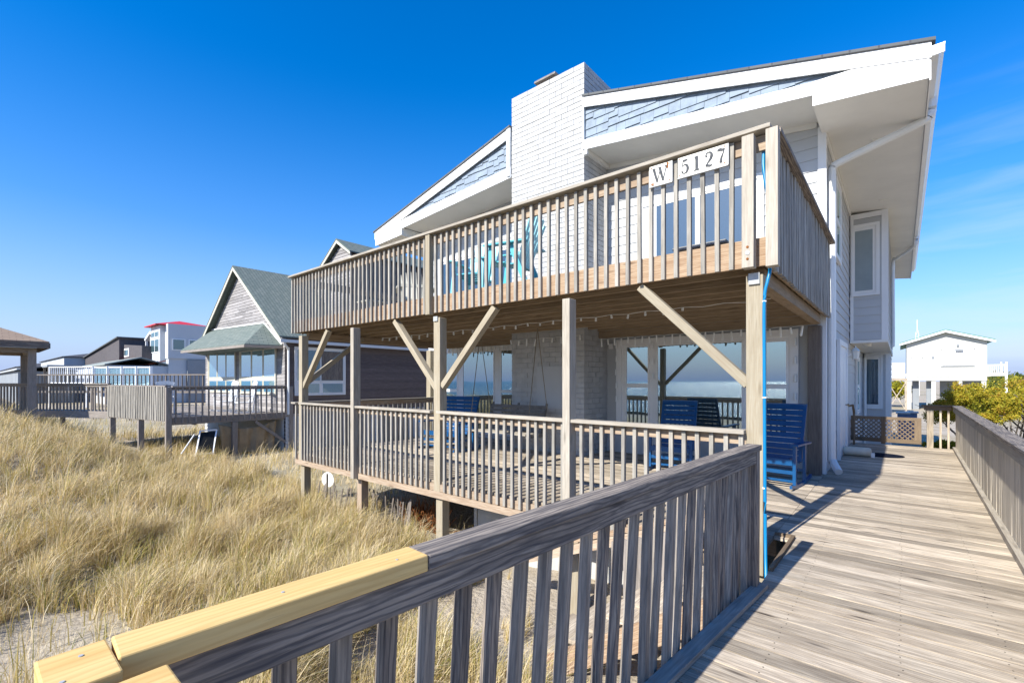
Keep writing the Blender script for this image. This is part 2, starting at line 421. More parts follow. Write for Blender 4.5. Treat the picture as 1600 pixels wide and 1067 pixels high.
# ================================================================== SETTING: ground, sea, boardwalk
def sm(a, b, x):
    t = min(1, max(0, (x - a) / (b - a))); return t * t * (3 - 2 * t)
def gz(x, y):
    z = -1.22
    z += 1.3 * sm(-6.5, -21, x) * (1 - sm(.3, 4.9, y)) * sm(-14, -4, y)
    z += .12 * sm(-7, -3, x) * (1 - sm(2, 5, y))
    z -= 1.9 * sm(-8, -40, y) 
    z += (.07 * math.sin(x * 1.1 + y * .7) + .05 * math.sin(x * 2.3 - y * 1.9 + 1) + .03 * math.sin(y * 4.1 + x * 3.3)) * (1 - sm(5, 9, abs(y))) 
    z -= .1 * sm(10, 30, y)
    return z
def grid_ground():
    xs = [-9000, -3000, -900, -300, -140, -90, -70, -55] + [-45 + i * .75 for i in range(26)] + [-25.2 + i * .4 for i in range(80)] + [7 + i * 2 for i in range(12)] + [40, 60, 100, 300, 900, 3000, 9000]
    ys = [-70, -55, -45, -38] + [-32 + 2 * i for i in range(12)] + [-7.5 + .4 * i for i in range(75)] + [24 + 3 * i for i in range(12)] + [70, 110, 200, 500, 1500, 5000, 9000]
    me = bpy.data.meshes.new('ground'); o = bpy.data.objects.new('ground', me); COL.objects.link(o)
    v = [(x, y, gz(x, y)) for y in ys for x in xs]; n = len(xs)
    f = [(j * n + i, j * n + i + 1, (j + 1) * n + i + 1, (j + 1) * n + i) for j in range(len(ys) - 1) for i in range(n - 1)]
    me.from_pydata(v, [], f); me.materials.append(MATS['sand']); me.polygons.foreach_set('use_smooth', [True] * len(f)); o['kind'] = 'structure'
grid_ground()
m = MB(); m.face([(-9000, -9000, -2.75), (9000, -9000, -2.75), (9000, -42, -2.75), (-9000, -42, -2.75)]); struct('sea', m, 'sea')

# boardwalk and porch planks run parallel to the house front
PW, GAP = .136, .009
def rail_x(y): return -.775 - .0875 * (3.73 - y) if y < 3.73 else -.775
def cap_x(y): return -.772 - .0622 * (3.73 - y)
def right_x(y): return .645 + .0164 * y
def planks(mb, y0, y1, xl, xr, z=0.0, nails=False):
    y = math.ceil((y0 + .01) / .145) * .145
    while y + PW < y1 + .02:
        w = PW; zz = z + .0025 * math.sin(y * 91.7)
        a, b = xl(y + w / 2), xr(y + w / 2)
        mb.bar((a, y + w / 2, zz - .018), (b, y + w / 2, zz - .018), w, .036)
        if nails and y < 9:
            for nx_ in (-.55, 0.0, .45):
                for ny_ in (.035, .10):
                    q = (nx_ + random.uniform(-.01, .01), y + ny_); mb.face([(q[0] + .0045 * math.cos(t), q[1] + .0045 * math.sin(t), zz + .0009) for t in (0, 1.05, 2.1, 3.14, 4.2, 5.25)], mi=1)
        y += .145
m = MB()
def wl_(y): return rail_x(y) - .02 if y < 4.1 else (-.80 if y < 5.08 else -.941)
planks(m, -3.2, 14.15, wl_, right_x, nails=True)
for x in (-.55, 0, .45): m.box(x - .02, x + .02, -3.2, 14.1, -.25, -.04)
for y in (-2, 1, 3.6, 6, 8.5, 11, 13.6):
    for x in (-.62, .58): m.box(x - .07, x + .07, y - .07, y + .07, -1.7, -.26)
struct('boardwalk', m, ['deck_pale', 'black_mesh'])

# ================================================================== porch deck (ground level)
XL, XR, YF, YW = -9.93, -.95, 4.60, 9.0
porch = thing('porch_deck', 'weathered ground-level porch deck on posts in front of the big white beach house', 'deck', (-5.4, 4.6, 0))
m = MB(); planks(m, 4.62, 9.0, lambda y: -9.86, lambda y: -.945); m.build('decking', 'deck_pale', porch)
m = MB()
for y in (5.2, 6.0, 6.8, 7.6, 8.4): m.box(-9.8, -.95, y - .02, y + .02, -.23, -.04)
m.build('joist', 'under_brown', porch)
m = MB(); m.box(-9.88, -1.1, 4.605, 4.64, -.145, -.04); m.box(-9.88, -1.1, 4.59, 4.63, -.25, -.15); m.box(-9.9, -9.86, 4.65, 8.95, -.25, -.04); m.build('rim_board', 'rail_tan', porch)
POSTS = [(-9.665, .14), (-7.51, .10), (-5.335, .14), (-2.965, .10), (-1.01, .14)]
for i, (x, w) in enumerate(POSTS):
    m = MB(); y0 = 4.655 if w > .12 else 4.47
    zt = -.26 if w < .12 else -.26
    yy = 4.72
    m.box(x - .07, x + .07, yy - .07, yy + .07, gz(x, yy) - .4, -.255)
    m.build('pile', 'post_tan' if i != 1 else 'rail_tan', porch)
for x in (-9.6, -5.3, -1.1):
    m = MB(); m.box(x - .07, x + .07, 8.6, 8.74, -1.6, -.24); m.build('pile', 'post_tan', porch)
# railing
def rail_cap(mb, x0, x1, y, z, w=.14): mb.box(x0, x1, y - w / 2, y + w / 2, z - .038, z)
railp = MB()
segs = [(-9.93, -9.735), (-9.595, -7.56), (-7.46, -5.405), (-5.265, -3.015), (-2.915, -1.08)]
for a, b in segs: railp.box(a, b, 4.52, 4.645, 1.022, 1.06)
railp.box(-9.95, -9.83, 4.66, 8.95, 1.022, 1.06)
rl = railp.build('top_rail', 'rail_pale', porch, bevel=.004)
m = MB()
for a, b in segs[1:]: m.box(a, b, 4.602, 4.638, .925, 1.018)
m.box(-9.90, -9.865, 4.66, 8.95, .925, 1.018)
m.build('side_rail', 'rail_tan', rl)
m = MB(); m.box(-.019, .019, -.019, .019, -.575, .575); b0 = m.build('baluster', 'baluster_grey'); b0.location = (0, 0, 0)
def tilt(o, a=.006): o.rotation_euler = (random.uniform(-a, a), random.uniform(-a, a), random.uniform(-.08, .08))
N = 0
x = -9.87 + .06
k = 0
def near_post(x, t=.0): return any(abs(x - p) < w / 2 + .03 for p, w in POSTS)
while x < -1.1:
    if not near_post(x):
        o = place(b0, Vector((x, 4.582, .445)) - porch.location, 0, rl); tilt(o); k += 1
    x += .1298
y = 4.8
while y < 8.9:
    o = place(b0, Vector((-9.92, y, .445)) - porch.location, 0, rl); tilt(o); y += .145; k += 1
bpy.data.objects.remove(b0)
print('porch balusters', k)
# concrete skirt wall below the porch
m = MB(); m.box(-5.35, -1.2, 5.5, 5.68, -1.7, -.27); m.box(-5.42, -5.36, 5.48, 5.7, -1.7, -.27)
w0 = m.build('foundation_wall', 'concrete'); tag(w0, 'pale concrete bulkhead wall in the shade under the porch deck', 'wall')

# ================================================================== upper sun deck
UX0, UX1, UZ, UT = -10.0, -.86, 2.52, 3.74
deck = thing('balcony_deck', 'raised wooden balcony deck with slatted railing carried on posts and diagonal braces', 'balcony', (-5.4, 4.6, 2.5))
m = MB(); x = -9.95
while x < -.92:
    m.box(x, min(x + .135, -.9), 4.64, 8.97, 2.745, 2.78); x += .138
m.build('decking', 'old_dark', deck)  # coloured darker than the joists so their lit undersides stand out
m = MB(); m.box(UX0 + .06, -.895, 4.60, 4.638, UZ + .01, 2.782)
m.build('rim_board', 'rim_brown', deck)
m = MB(); m.box(-.935, -.90, 4.64, 8.95, UZ + .01, 2.78); m.build('side_rim_board', 'under_brown', deck); m = MB(); m.box(UX0 + .04, UX0 + .075, 4.64, 8.95, UZ + .01, 2.78); m.build('side_rim_board', 'under_brown', deck)
y = 5.0
while y < 8.8:
    m = MB(); m.box(-9.93, -.94, y - .02, y + .02, 2.545, 2.742); m.build('joist', 'under_brown', deck); y += .4
m = MB(); m.box(-9.9, -.97, 8.62, 8.72, 2.40, 2.54); m.box(-1.08, -.96, 4.76, 8.6, 2.40, 2.535); m.box(-9.8, -9.70, 4.8, 8.6, 2.40, 2.535)
m.build('beam', 'under_brown', deck)
for i, (x, w) in enumerate(POSTS):
    m = MB()
    if w > .12: m.box(x - .07, x + .07, 4.60 - .001, 4.74, -.24, 2.455)
    else: m.box(x - .05, x + .05, 4.50, 4.645 if i != 99 else 4.6, -.24, 2.455)
    m.build('post', 'post_tan' if w > .12 else 'rail_pale', deck, bevel=.006)
for x in (-1.06, -10.55):
    m = MB(); m.box(x - .09, x + .09, 8.78, 8.96, .0 if x > -5 else -1.5, 2.39); m.build('post', 'old_dark' if x > -5 else 'post_tan', deck, bevel=.006)
def brace(p, q):
    m = MB(); m.bar(p, q, .085, .10, up=(0, 1, 0)); m.build('brace', 'post_tan', deck, bevel=.004)
brace((-9.62, 4.67, 1.38), (-8.62, 4.67, 2.5)); brace((-5.4, 4.67, 1.40), (-6.44, 4.67, 2.5)); brace((-5.26, 4.67, 1.42), (-4.2, 4.67, 2.5)); brace((-1.07, 4.67, 1.47), (-2.12, 4.67, 2.5))
brace((-9.7, 4.72, 1.44), (-9.72, 6.1, 2.5))
# railing of the sun deck
m = MB(); m.box(UX0 - .03, -.865, 4.50, 4.64, UT - .038, UT); tr = m.build('top_rail', 'rail_pale', deck, bevel=.005)
m = MB(); m.box(-.895, -.80, 4.60, 8.95, UT - .06, UT - .022); m.build('side_top_rail', 'rail_grey', deck); m = MB(); m.box(UX0 - .04, UX0 + .06, 4.65, 8.95, UT - .06, UT - .022); m.build('side_top_rail', 'rail_grey', deck)
m = MB(); m.box(UX0 + .05, -.9, 4.602, 4.638, 3.56, 3.69); m.box(-.94, -.905, 4.66, 8.95, 3.56, 3.675); m.box(UX0 + .04, UX0 + .075, 4.66, 8.95, 3.56, 3.675); m.build('side_rail', 'rail_tan', deck)
for x0, x1, y0, y1, z0, z1, mt in ((-1.082, -.985, 4.455, 4.56, 2.50, 3.665, 'rail_pale'), (-.895, -.80, 4.47, 4.565, 2.49, 3.675, 'rail_pale'), (-5.50, -5.405, 4.515, 4.6, 2.50, 3.70, 'post_tan')):
    m = MB(); m.box(x0, x1, y0, y1, z0, z1); p = m.build('railing_post', mt, deck, bevel=.004)
    if x0 < -1 and x0 > -2:
        m = MB()
        for z, r, mi in ((2.68, .011, 1), (2.63, .02, 0), (2.575, .011, 1)): m.lathe(((x0 + x1) / 2, y0 - .004, z), [(r, 0), (r, .006)], 12, axis='y', mi=mi)
        m.build('bolt', ['metal_grey', 'rust'], p)
m = MB(); m.box(-.019, .019, -.019, .019, -.58, .58); b0 = m.build('baluster', 'baluster_grey')
k = 0; x = -9.98
while x < -.95:
    if not (abs(x + 1.033) < .07 or abs(x + 5.452) < .065):
        o = place(b0, Vector((x, 4.58, 3.105)) - deck.location, 0, tr); tilt(o); k += 1
    x += .1292
y = 4.72
while y < 8.93:
    o = place(b0, Vector((-.88, y, 3.09)) - deck.location, 0, tr); tilt(o, .012); o.scale = (.9, 2.1, 1.0); y += .145; k += 1
bpy.data.objects.remove(b0)
print('deck balusters', k)
m = MB(); y = 4.8
while y < 8.9: m.box(UX0 - .01, UX0 + .028, y - .019, y + .019, UZ, 3.68); y += .2
m.build('far_side_balusters', 'baluster_grey', deck)
m = MB(); m.box(-1.055, -.965, 4.58, 4.598, 2.37, 2.47); m.box(-5.39, -5.3, 4.58, 4.598, 2.40, 2.47); m.build('metal_bracket', 'metal_grey', deck)

# house number signs on the railing
def ribbon(mb, pts, ox, oz, sx, sz, y, thick=.006, n=9, bold=1.3):
    P = []
    for i in range(len(pts) - 1):
        p0 = pts[max(i - 1, 0)]; p1 = pts[i]; p2 = pts[i + 1]; p3 = pts[min(i + 2, len(pts) - 1)]
        for k in range(n):
            t = k / n
            P.append(tuple(.5 * ((2 * b) + (-a + c) * t + (2 * a - 5 * b + 4 * c - d) * t * t + (-a + 3 * b - 3 * c + d) * t ** 3) for a, b, c, d in zip(p0, p1, p2, p3)))
    P.append(pts[-1]); q = []
    for i, (x, z, w) in enumerate(P):
        a = P[max(i - 1, 0)]; b = P[min(i + 1, len(P) - 1)]; dx, dz = b[0] - a[0], b[1] - a[1]; l = math.hypot(dx, dz) or 1
        w = w * bold; nx, nz = -dz / l * abs(w) / 2, dx / l * abs(w) / 2
        q.append(((ox + (x + nx) * sx, y, oz + (z + nz) * sz), (ox + (x - nx) * sx, y, oz + (z - nz) * sz)))
    off = random.uniform(0, .0012)
    for i in range(len(q) - 1):
        mb.face([(p[0], p[1] - off, p[2]) for p in (q[i][1], q[i + 1][1], q[i + 1][0], q[i][0])])
    e = (0, thick, 0)
def seg2(mb, a, b, w, *A): ribbon(mb, [(*a, w), (*b, w)], *A, n=1)
GLYPH = {
 '1': ([[(.30, .02, .15), (.30, .98, .15)]], [((.1, .02), (.5, .02), .045), ((.14, .86), (.3, .97), .045)]),
 '2': ([[(.08, .72, .05), (.12, .76, .13), (.13, .80, .05)], [(.09, .74, .03), (.14, .92, .05), (.30, .985, .045), (.45, .9, .1), (.49, .74, .14), (.42, .52, .12), (.25, .3, .06), (.10, .1, .05)], [(.08, .08, .05), (.22, .09, .11), (.38, .045, .10), (.49, .08, .05), (.54, .24, .02)]], []),
 '5': ([[(.13, .93, .09), (.3, .915, .10), (.48, .96, .05)], [(.15, .95, .03), (.11, .52, .035)], [(.11, .52, .03), (.26, .62, .045), (.42, .55, .11), (.49, .34, .14), (.42, .1, .1), (.26, .015, .045), (.12, .08, .06), (.1, .16, .11), (.11, .2, .05)]], []),
 '7': ([[(.06, .97, .03), (.08, .76, .03)], [(.07, .90, .07), (.22, .93, .13), (.38, .88, .10), (.52, .95, .03)], [(.52, .95, .03), (.40, .6, .06), (.30, .32, .10), (.27, .03, .15)]], []),
 'W': ([[(.04, .97, .13), (.28, .02, .10)], [(.28, .02, .03), (.48, .9, .035)], [(.44, .97, .13), (.66, .02, .10)], [(.66, .02, .03), (.88, .96, .035)]], [((-.05, .97), (.17, .97), .04), ((.34, .97), (.56, .97), .04), ((.76, .97), (.98, .97), .04)])}
def sign(x0, x1, z0, z1, text, label):
    o = thing('house_sign', label, 'sign', ((x0 + x1) / 2, 4.54, (z0 + z1) / 2))
    m = MB(); m.box(x0, x1, 4.525, 4.553, z0, z1); m.build('board', 'sign_white', o, bevel=.003)
    m = MB(); m.box(x0 - .003, x1 + .003, 4.523, 4.548, z0 - .008, z0); m.box(x1, x1 + .007, 4.524, 4.549, z0, z1); m.build('edge_strip', 'metal_grey', o)
    n = len(text); h = (z1 - z0) * .70; zb = z0 + (z1 - z0) * .15
    adv = (x1 - x0) / (n + .15)
    for i, ch in enumerate(text):
        sx = adv * (1.22 if ch != 'W' else .78); ox = x0 + adv * (.28 + i) if ch != 'W' else x0 + adv * .2
        m = MB()
        for s in GLYPH[ch][0]: ribbon(m, s, ox, zb, sx, h, 4.5195)
        for a, b, w in GLYPH[ch][1]: seg2(m, a, b, w, ox, zb, sx, h, 4.5192)
        m.build('letter' if ch == 'W' else 'digit', 'letter_grey', o)
    m = MB()
    for x, z in ((x0 + .02, z1 - .02), (x1 - .025, z1 - .02), (x0 + .02, z0 + .02), (x1 - .025, z0 + .022)): m.lathe((x, 4.520, z), [(.006, 0), (.006, .005)], 8, axis='y')
    if text == 'W': m.box(x1 - .05, x1 - .035, 4.519, 4.524, z1 - .06, z1 - .005); m.box(x0 + .03, x0 + .045, 4.519, 4.524, z0 + .006, z0 + .03)
    m.build('rust_screw', 'rust', o)
sign(-1.965, -1.735, 3.475, 3.68, 'W', 'small white wooden sign with a grey serif W on the balcony rail')
sign(-1.675, -1.215, 3.485, 3.68, '5127', 'wide white sign with the serif number 5127 on the balcony rail')

# blue hose running down the corner post
m = MB()
pts = [(-.945, 4.66, 3.62), (-.94, 4.62, 3.4), (-.905, 4.62, 3.1), (-.915, 4.66, 2.8), (-.885, 4.60, 2.5), (-.90, 4.575, 2.38), (-.925, 4.57, 2.2), (-.925, 4.575, 1.6), (-.922, 4.575, .9), (-.915, 4.56, .25), (-.90, 4.5, -.02), (-.88, 4.42, -.2)]
def smooth_pts(pts, n=6):
    out = []
    for i in range(len(pts) - 1):
        p0 = pts[max(i - 1, 0)]; p1 = pts[i]; p2 = pts[i + 1]; p3 = pts[min(i + 2, len(pts) - 1)]
        for k in range(n):
            t = k / n
            out.append(tuple(.5 * ((2 * b) + (-a + c) * t + (2 * a - 5 * b + 4 * c - d) * t * t + (-a + 3 * b - 3 * c + d) * t ** 3) for a, b, c, d in zip(p0, p1, p2, p3)))
    out.append(tuple(pts[-1])); return out
m.tube(smooth_pts(pts), .014, 10)
h = m.build('hose', 'hose_blue', smooth=True); tag(h, 'bright blue hose clipped down the corner post of the balcony', 'hose')
m = MB()
for z in (2.2, 1.35, .55): m.lathe((-.925, 4.575, z), [(.018, 0), (.018, .012)], 10)
m.build('clip', 'drop_white', h)

# wood-trimmed opening in the deck beside the hose
m = MB(); m.bar((-.785, 4.11, .012), (-.785, 5.12, .012), .03, .04); m.bar((-.94, 5.11, .012), (-.80, 5.11, .012), .03, .04); t_ = m.build('deck_trim', 'gate_brown'); tag(t_, 'brown edging boards round the hose opening in the deck', 'trim board')

# ================================================================== railing beside the camera
rail = thing('walkway_railing', 'dark weathered railing beside the camera with two yellow new boards on its cap', 'railing', (rail_x(3.73), 3.73, 0))
def rp(y, off=0): return rail_x(y) + off
def cpx(y, off=0): return cap_x(y) + off
RY = 3.745
m = MB(); m.bar((cpx(.80, -.05), .80, 1.019), (cpx(RY, -.05), RY, 1.019), .10, .042); m.build('cap', 'rail_grey', rail, bevel=.005)
m = MB(); m.bar((cpx(.06, -.032), .06, .953), (cpx(RY, -.032), RY - .02, .953), .04, .088); m.build('side_rail', 'rail_grey', rail, bevel=.004)
m = MB(); m.bar((cpx(.172, -.047), .172, 1.021), (cpx(.797, -.047), .797, 1.021), .094, .044); m.build('new_cap_board', 'new_pine', rail, bevel=.0035)
m = MB(); m.bar((-1.02, .078, 1.02), (-1.02, .168, 1.02), .14, .042, up=(0, 0, 1)); m.build('new_cap_board', 'new_pine', rail, bevel=.0035)
m = MB(); m.bar((-.882, -.05, 1.012), (-.882, .222, 1.012), .10, .042); m.build('new_cap_board', 'new_pine', rail, bevel=.0035)
m = MB()
for x, y, z in ((cpx(.45, -.05), .45, 1.0432), (cpx(.72, -.03), .72, 1.0432), (-1.05, .13, 1.0413), (-.98, .10, 1.0413), (-.89, .17, 1.0334)): m.lathe((x, y, z), [(.0035, 0), (.0035, .0012)], 10)
m.build('screw_head', 'metal_grey', rail)
m = MB(); m.bar((rp(3.69, -.045), 3.69, -.3), (cpx(3.69, -.045), 3.69, .997), .075, .085, up=(0, 1, 0)); m.build('post', 'rail_grey', rail, bevel=.004)
m = MB(); m.bar((-.97, .12, -1.2), (-.97, .12, .99), .085, .085, up=(0, 1, 0)); m.build('post', 'rail_grey', rail, bevel=.004)
m = MB(); m.bar((rp(.0, .0), 0, .018), (rp(3.76, .0), 3.76, .018), .085, .034); m.bar((rp(0, -.055), 0, -.1), (rp(3.76, -.055), 3.76, -.1), .02, .22); m.build('bottom_rail', 'baluster_grey', rail, bevel=.003)
ys = []; y = 3.60
while y > .2: ys.append(y); y -= .1305
for y in ys:
    m = MB(); a = random.uniform(-.014, .014)
    m.bar((rp(y, -.085) + a, y + random.uniform(-.008, .008), -.15), (cpx(y, -.074), y, .985), .04, .04, up=(random.uniform(-.1, .1), 1, 0)); m.build('baluster', 'rail_grey' if random.random() < .3 else 'baluster_shade', rail, bevel=.002)

# steps dropping to the sand beside that railing
st = thing('sand_steps', 'tan wooden steps with a slatted side going down to the sand behind the near railing', 'steps', (-1.6, 3.6, -1.2))
m = MB(); m.bar((-1.05, 4.35, .42), (-3.7, 4.35, -.62), .09, .04, up=(0, 0, 1)); m.build('handrail', 'rim_brown', st)
m = MB(); m.bar((-1.05, 4.33, .34), (-3.7, 4.33, -.72), .035, .10); m.build('side_rail', 'rail_tan', st)
m = MB()
for i in range(9):
    x = -1.15 - i * .13; m.box(x - .045, x + .045, 4.22, 4.245, -1.25 + .0 * i, .30 - i * .052)
m.build('slat_panel', 'neigh_rail', st)
m = MB()
for i in range(6):
    x = -1.1 - i * .26; m.box(x - .28, x, 3.5, 4.2, -.16 - i * .17, -.12 - i * .17)
m.build('tread', 'deck_pale', st)
m = MB(); m.bar((-.98, 3.47, -.12), (-2.6, 3.47, -1.2), .04, .2); m.build('stringer', 'rim_brown', st)
m = MB(); m.box(-1.9, -1.0, 4.19, 4.21, -.62, -.50); m.box(-2.0, -1.0, 4.185, 4.205, -1.0, -.9); m.build('cross_board', 'rail_tan', st)
# ================================================================== generic window
def aslab(mb, axis, c, sgn, u0, u1, z0, z1, t0, t1, mi=0):
    a, b = sorted((c + sgn * t0, c + sgn * t1))
    if axis == 'y': mb.box(u0, u1, a, b, z0, z1, mi)
    else: mb.box(a, b, u0, u1, z0, z1, mi)
def window(parent, axis, c, sgn, u0, u1, z0, z1, panes, frame='white_trim', gl='glass_dark', cas=.09, name='window', extra=None, T=.03):
    m = MB(); aslab(m, axis, c, sgn, u0 + .002, u1 - .002, z0 + .002, z1 - .002, 0, T)
    for a, b, p, q in ((u0, u1, z1 - cas, z1), (u0, u1, z0, z0 + cas * .6), (u0, u0 + cas, z0 + cas * .6, z1 - cas), (u1 - cas, u1, z0 + cas * .6, z1 - cas)):
        aslab(m, axis, c, sgn, a, b, p, q, T - .002, T + .022)
    s = .035
    for a, b, p, q in panes:
        for aa, bb, pp, qq in ((a - s, b + s, q, q + s), (a - s, b + s, p - s, p), (a - s, a, p, q), (b, b + s, p, q)):
            aslab(m, axis, c, sgn, aa, bb, pp, qq, T - .002, T + .013)
    w = m.build(name, frame, parent)
    for a, b, p, q in panes:
        g = MB(); aslab(g, axis, c, sgn, a, b, p, q, T - .002, T + .004); g.build('pane', gl, w)
    return w

# ================================================================== THE BEACH HOUSE
house = thing('beach_house', 'big white two-storey beach house with brick chimney, blue gable shingles and wide white eaves', 'house', (-5.9, 9.0, -1.3))
HB = 22.6; XW = -.95
m = MB(); m.box(-10.8, XW, YW, HB, -1.9, 5.5); 
m.prism([(-10.8, YW + .05, 5.49), (XW, YW + .05, 5.49), (-5.9, YW + .05, 6.9)], (0, HB - YW - .1, 0)); m.build('wall_core', 'siding', house)
m = MB(); laps(m, 'y', YW, -10.8, XW, -.02, 2.54, .19)
m.build('front_siding', 'siding', house)
m = MB(); laps(m, 'y', YW, -10.8, XW, 2.78, 5.9, .19); laps(m, 'y', YW, -8.5, -3.0, 5.9, 6.3, .19)
m.build('front_siding', 'siding', house)
m = MB(); laps(m, 'x', XW, YW, HB, -1.3, 5.6, .19, 1); m.build('side_siding', 'siding', house)
m = MB(); m.box(XW - .085, XW + .03, YW - .03, YW + .0, -.02, 5.62, axis='z'); m.box(XW + .004, XW + .03, YW + .001, YW + .10, -.02, 5.55, axis='z'); m.build('corner_trim', 'white_trim', house)
# chimney: painted brick
m = MB(); CX0, CX1, CY0, CY1, CT = -6.75, -4.86, 8.04, 9.3, 7.9
m.box(CX0 + .015, CX1 - .015, CY0 + .015, CY1, -1.5, CT - .01, axis='z')
cz = -.02; k = 0
while cz < CT - .02:
    h = .107; z1 = min(cz + h - .012, CT)
    x = CX0 - (.15 if k % 2 else 0)
    while x < CX1:
        a, b = max(x, CX0), min(x + .293, CX1)
        if b - a > .02: m.box(a, b, CY0 - random.uniform(0, .007), CY0 + .02, cz, z1)
        x += .30
    y = CY0 + .021 - (.15 if k % 2 else 0)
    while y < CY1:
        a, b = max(y, CY0 + .021), min(y + .293, CY1)
        if b - a > .02:
            m.box(CX1 - .02, CX1 + random.uniform(0, .004), a, b, cz, z1)
            if cz > 2.6: m.box(CX0 - random.uniform(0, .004), CX0 + .02, a, b, cz, z1)
        y += .30
    cz += h; k += 1
ch = m.build('chimney', 'brick_white', house)
m = MB(); m.box(-6.35, -5.78, 8.35, 8.95, 8.22, 8.26); 
for x in (-6.3, -5.85):
    for y in (8.4, 8.88): m.box(x, x + .03, y, y + .03, CT - .02, 8.22)
m.box(-6.33, -5.8, 8.37, 8.93, CT + .04, CT + .2); m.build('chimney_cap', 'cap_brown', ch)
m = MB(); m.box(-6.02, -5.30, CY0 - .022, CY0 - .003, .92, 1.82); m.box(-5.31, -5.28, CY0 - .03, CY0 - .02, 1.0, 1.1); m.box(-5.31, -5.28, CY0 - .03, CY0 - .02, 1.62, 1.72); m.build('access_panel', 'siding', ch)
# roof
def roofz(x): return 7.405 - .2565 * abs(x + 5.9) if x > -5.9 else 7.405 - .241 * abs(x + 5.9)
def lowz(x): return 5.85 + .1155 * (-.93 - x) if x > -5.9 else 5.95 + .075 * (x + 11.9)
m = MB()
m.prism([(CX1 + .0, 7.95, roofz(CX1) + .02), (.34, 7.95, roofz(.34) + .02), (.34, HB + .6, roofz(.34) + .02), (CX1, HB + .6, roofz(CX1) + .02)], (0, 0, .045))
m.prism([(CX0, 7.95, roofz(CX0) + .02), (-12.1, 7.95, roofz(-12.1) + .02), (-12.1, HB + .6, roofz(-12.1) + .02), (CX0, HB + .6, roofz(CX0) + .02)], (0, 0, .045))
m.prism([(CX1, 9.31, roofz(CX1) + .02), (-5.9, 9.31, 7.425), (-5.9, HB + .6, 7.425), (CX1, HB + .6, roofz(CX1) + .02)], (0, 0, .045))
m.prism([(CX0, 9.31, roofz(CX0) + .02), (-5.9, 9.31, 7.425), (-5.9, HB + .6, 7.425), (CX0, HB + .6, roofz(CX0) + .02)], (0, 0, .045))
roof = m.build('roof', 'roof_slate', house)
m = MB()   # rake boards, fascia boards
def rake(x0, x1, zt, h, y=7.97, t=.028): 
    m.prism([(x0, y, zt(x0)), (x1, y, zt(x1)), (x1, y, zt(x1) - h), (x0, y, zt(x0) - h)], (0, t, 0))
rake(CX1 + .0, .30, lambda x: roofz(x) + .018, .20, 7.972)
rake(CX0, -12.05, lambda x: roofz(x) + .018, .22, 7.972)
rake(CX1 + .0, -.98, lowz, .19, 7.992); rake(CX0, -10.75, lambda x: lowz(x) if x > -10.9 else 6.03, .24, 7.992)
m.prism([(-.985, 7.985, lowz(-.985)), (.28, 7.985, roofz(.28) - .02), (.28, 7.985, 5.385), (-.985, 7.985, 5.505)], (0, .02, 0))
m.prism([(-10.76, 7.985, 6.02), (-12.03, 7.985, 5.92), (-12.03, 7.985, 5.54), (-10.76, 7.985, 5.62)], (0, .02, 0))
m.build('rake_board', 'white_trim', house)
m = MB()   # soffits
m.prism([(CX1, 8.02, lowz(CX1) - .16), (-.985, 8.02, lowz(-.985) - .16), (-.985, 9.03, lowz(-.985) - .16), (CX1, 9.03, lowz(CX1) - .16)], (0, 0, .04))
m.prism([(-6.74, 8.02, lowz(-6.74) - .2), (-10.76, 8.02, lowz(-10.76) - .2), (-10.76, 9.03, lowz(-10.76) - .2), (-6.74, 9.03, lowz(-6.74) - .2)], (0, 0, .04))
def boxs(x): return 5.515 - .1 * (x + .98)
y = 8.006; js = [8.006, 11.6, 15.2, 18.8, HB + .55]
for a, b in zip(js, js[1:]): m.prism([(-.98, a, boxs(-.98)), (.275, a, boxs(.275)), (.275, b - .004, boxs(.275)), (-.98, b - .004, boxs(-.98))], (0, 0, .03))
m.prism([(-10.77, 8.006, 5.64), (-12.02, 8.006, 5.56), (-12.02, HB, 5.56), (-10.77, HB, 5.64)], (0, 0, .03))
m.box(-.985, -.965, 8.01, 9.0, 5.52, 5.72); m.box(-10.775, -10.755, 8.01, 9.0, 5.6, 5.82)
m.box(XW + .015, XW + .045, YW + .02, 22.5, 5.42, 5.50)
m.prism([(-4.84, 8.96, lowz(-4.8) - .24), (-1.05, 8.96, lowz(-1.05) - .24), (-1.05, 8.96, lowz(-1.05) - .155), (-4.84, 8.96, lowz(-4.8) - .155)], (0, .03, 0))
m.box(-4.85, -4.78, 8.05, 8.95, lowz(-4.8) - .25, lowz(-4.8) - .17)
sf = m.build('soffit', 'soffit', house)
m = MB()
for y in (9.6, 12.9, 16.2, 19.5): m.box(-.36, -.20, y, y + .16, boxs(-.28) - .012, boxs(-.28) + .01)
m.build('soffit_vent', 'soffit', sf)
m = MB(); m.box(.28, .298, 8.0, HB + .6, 5.36, 5.78); m.build('eave_fascia', 'white_trim', house)
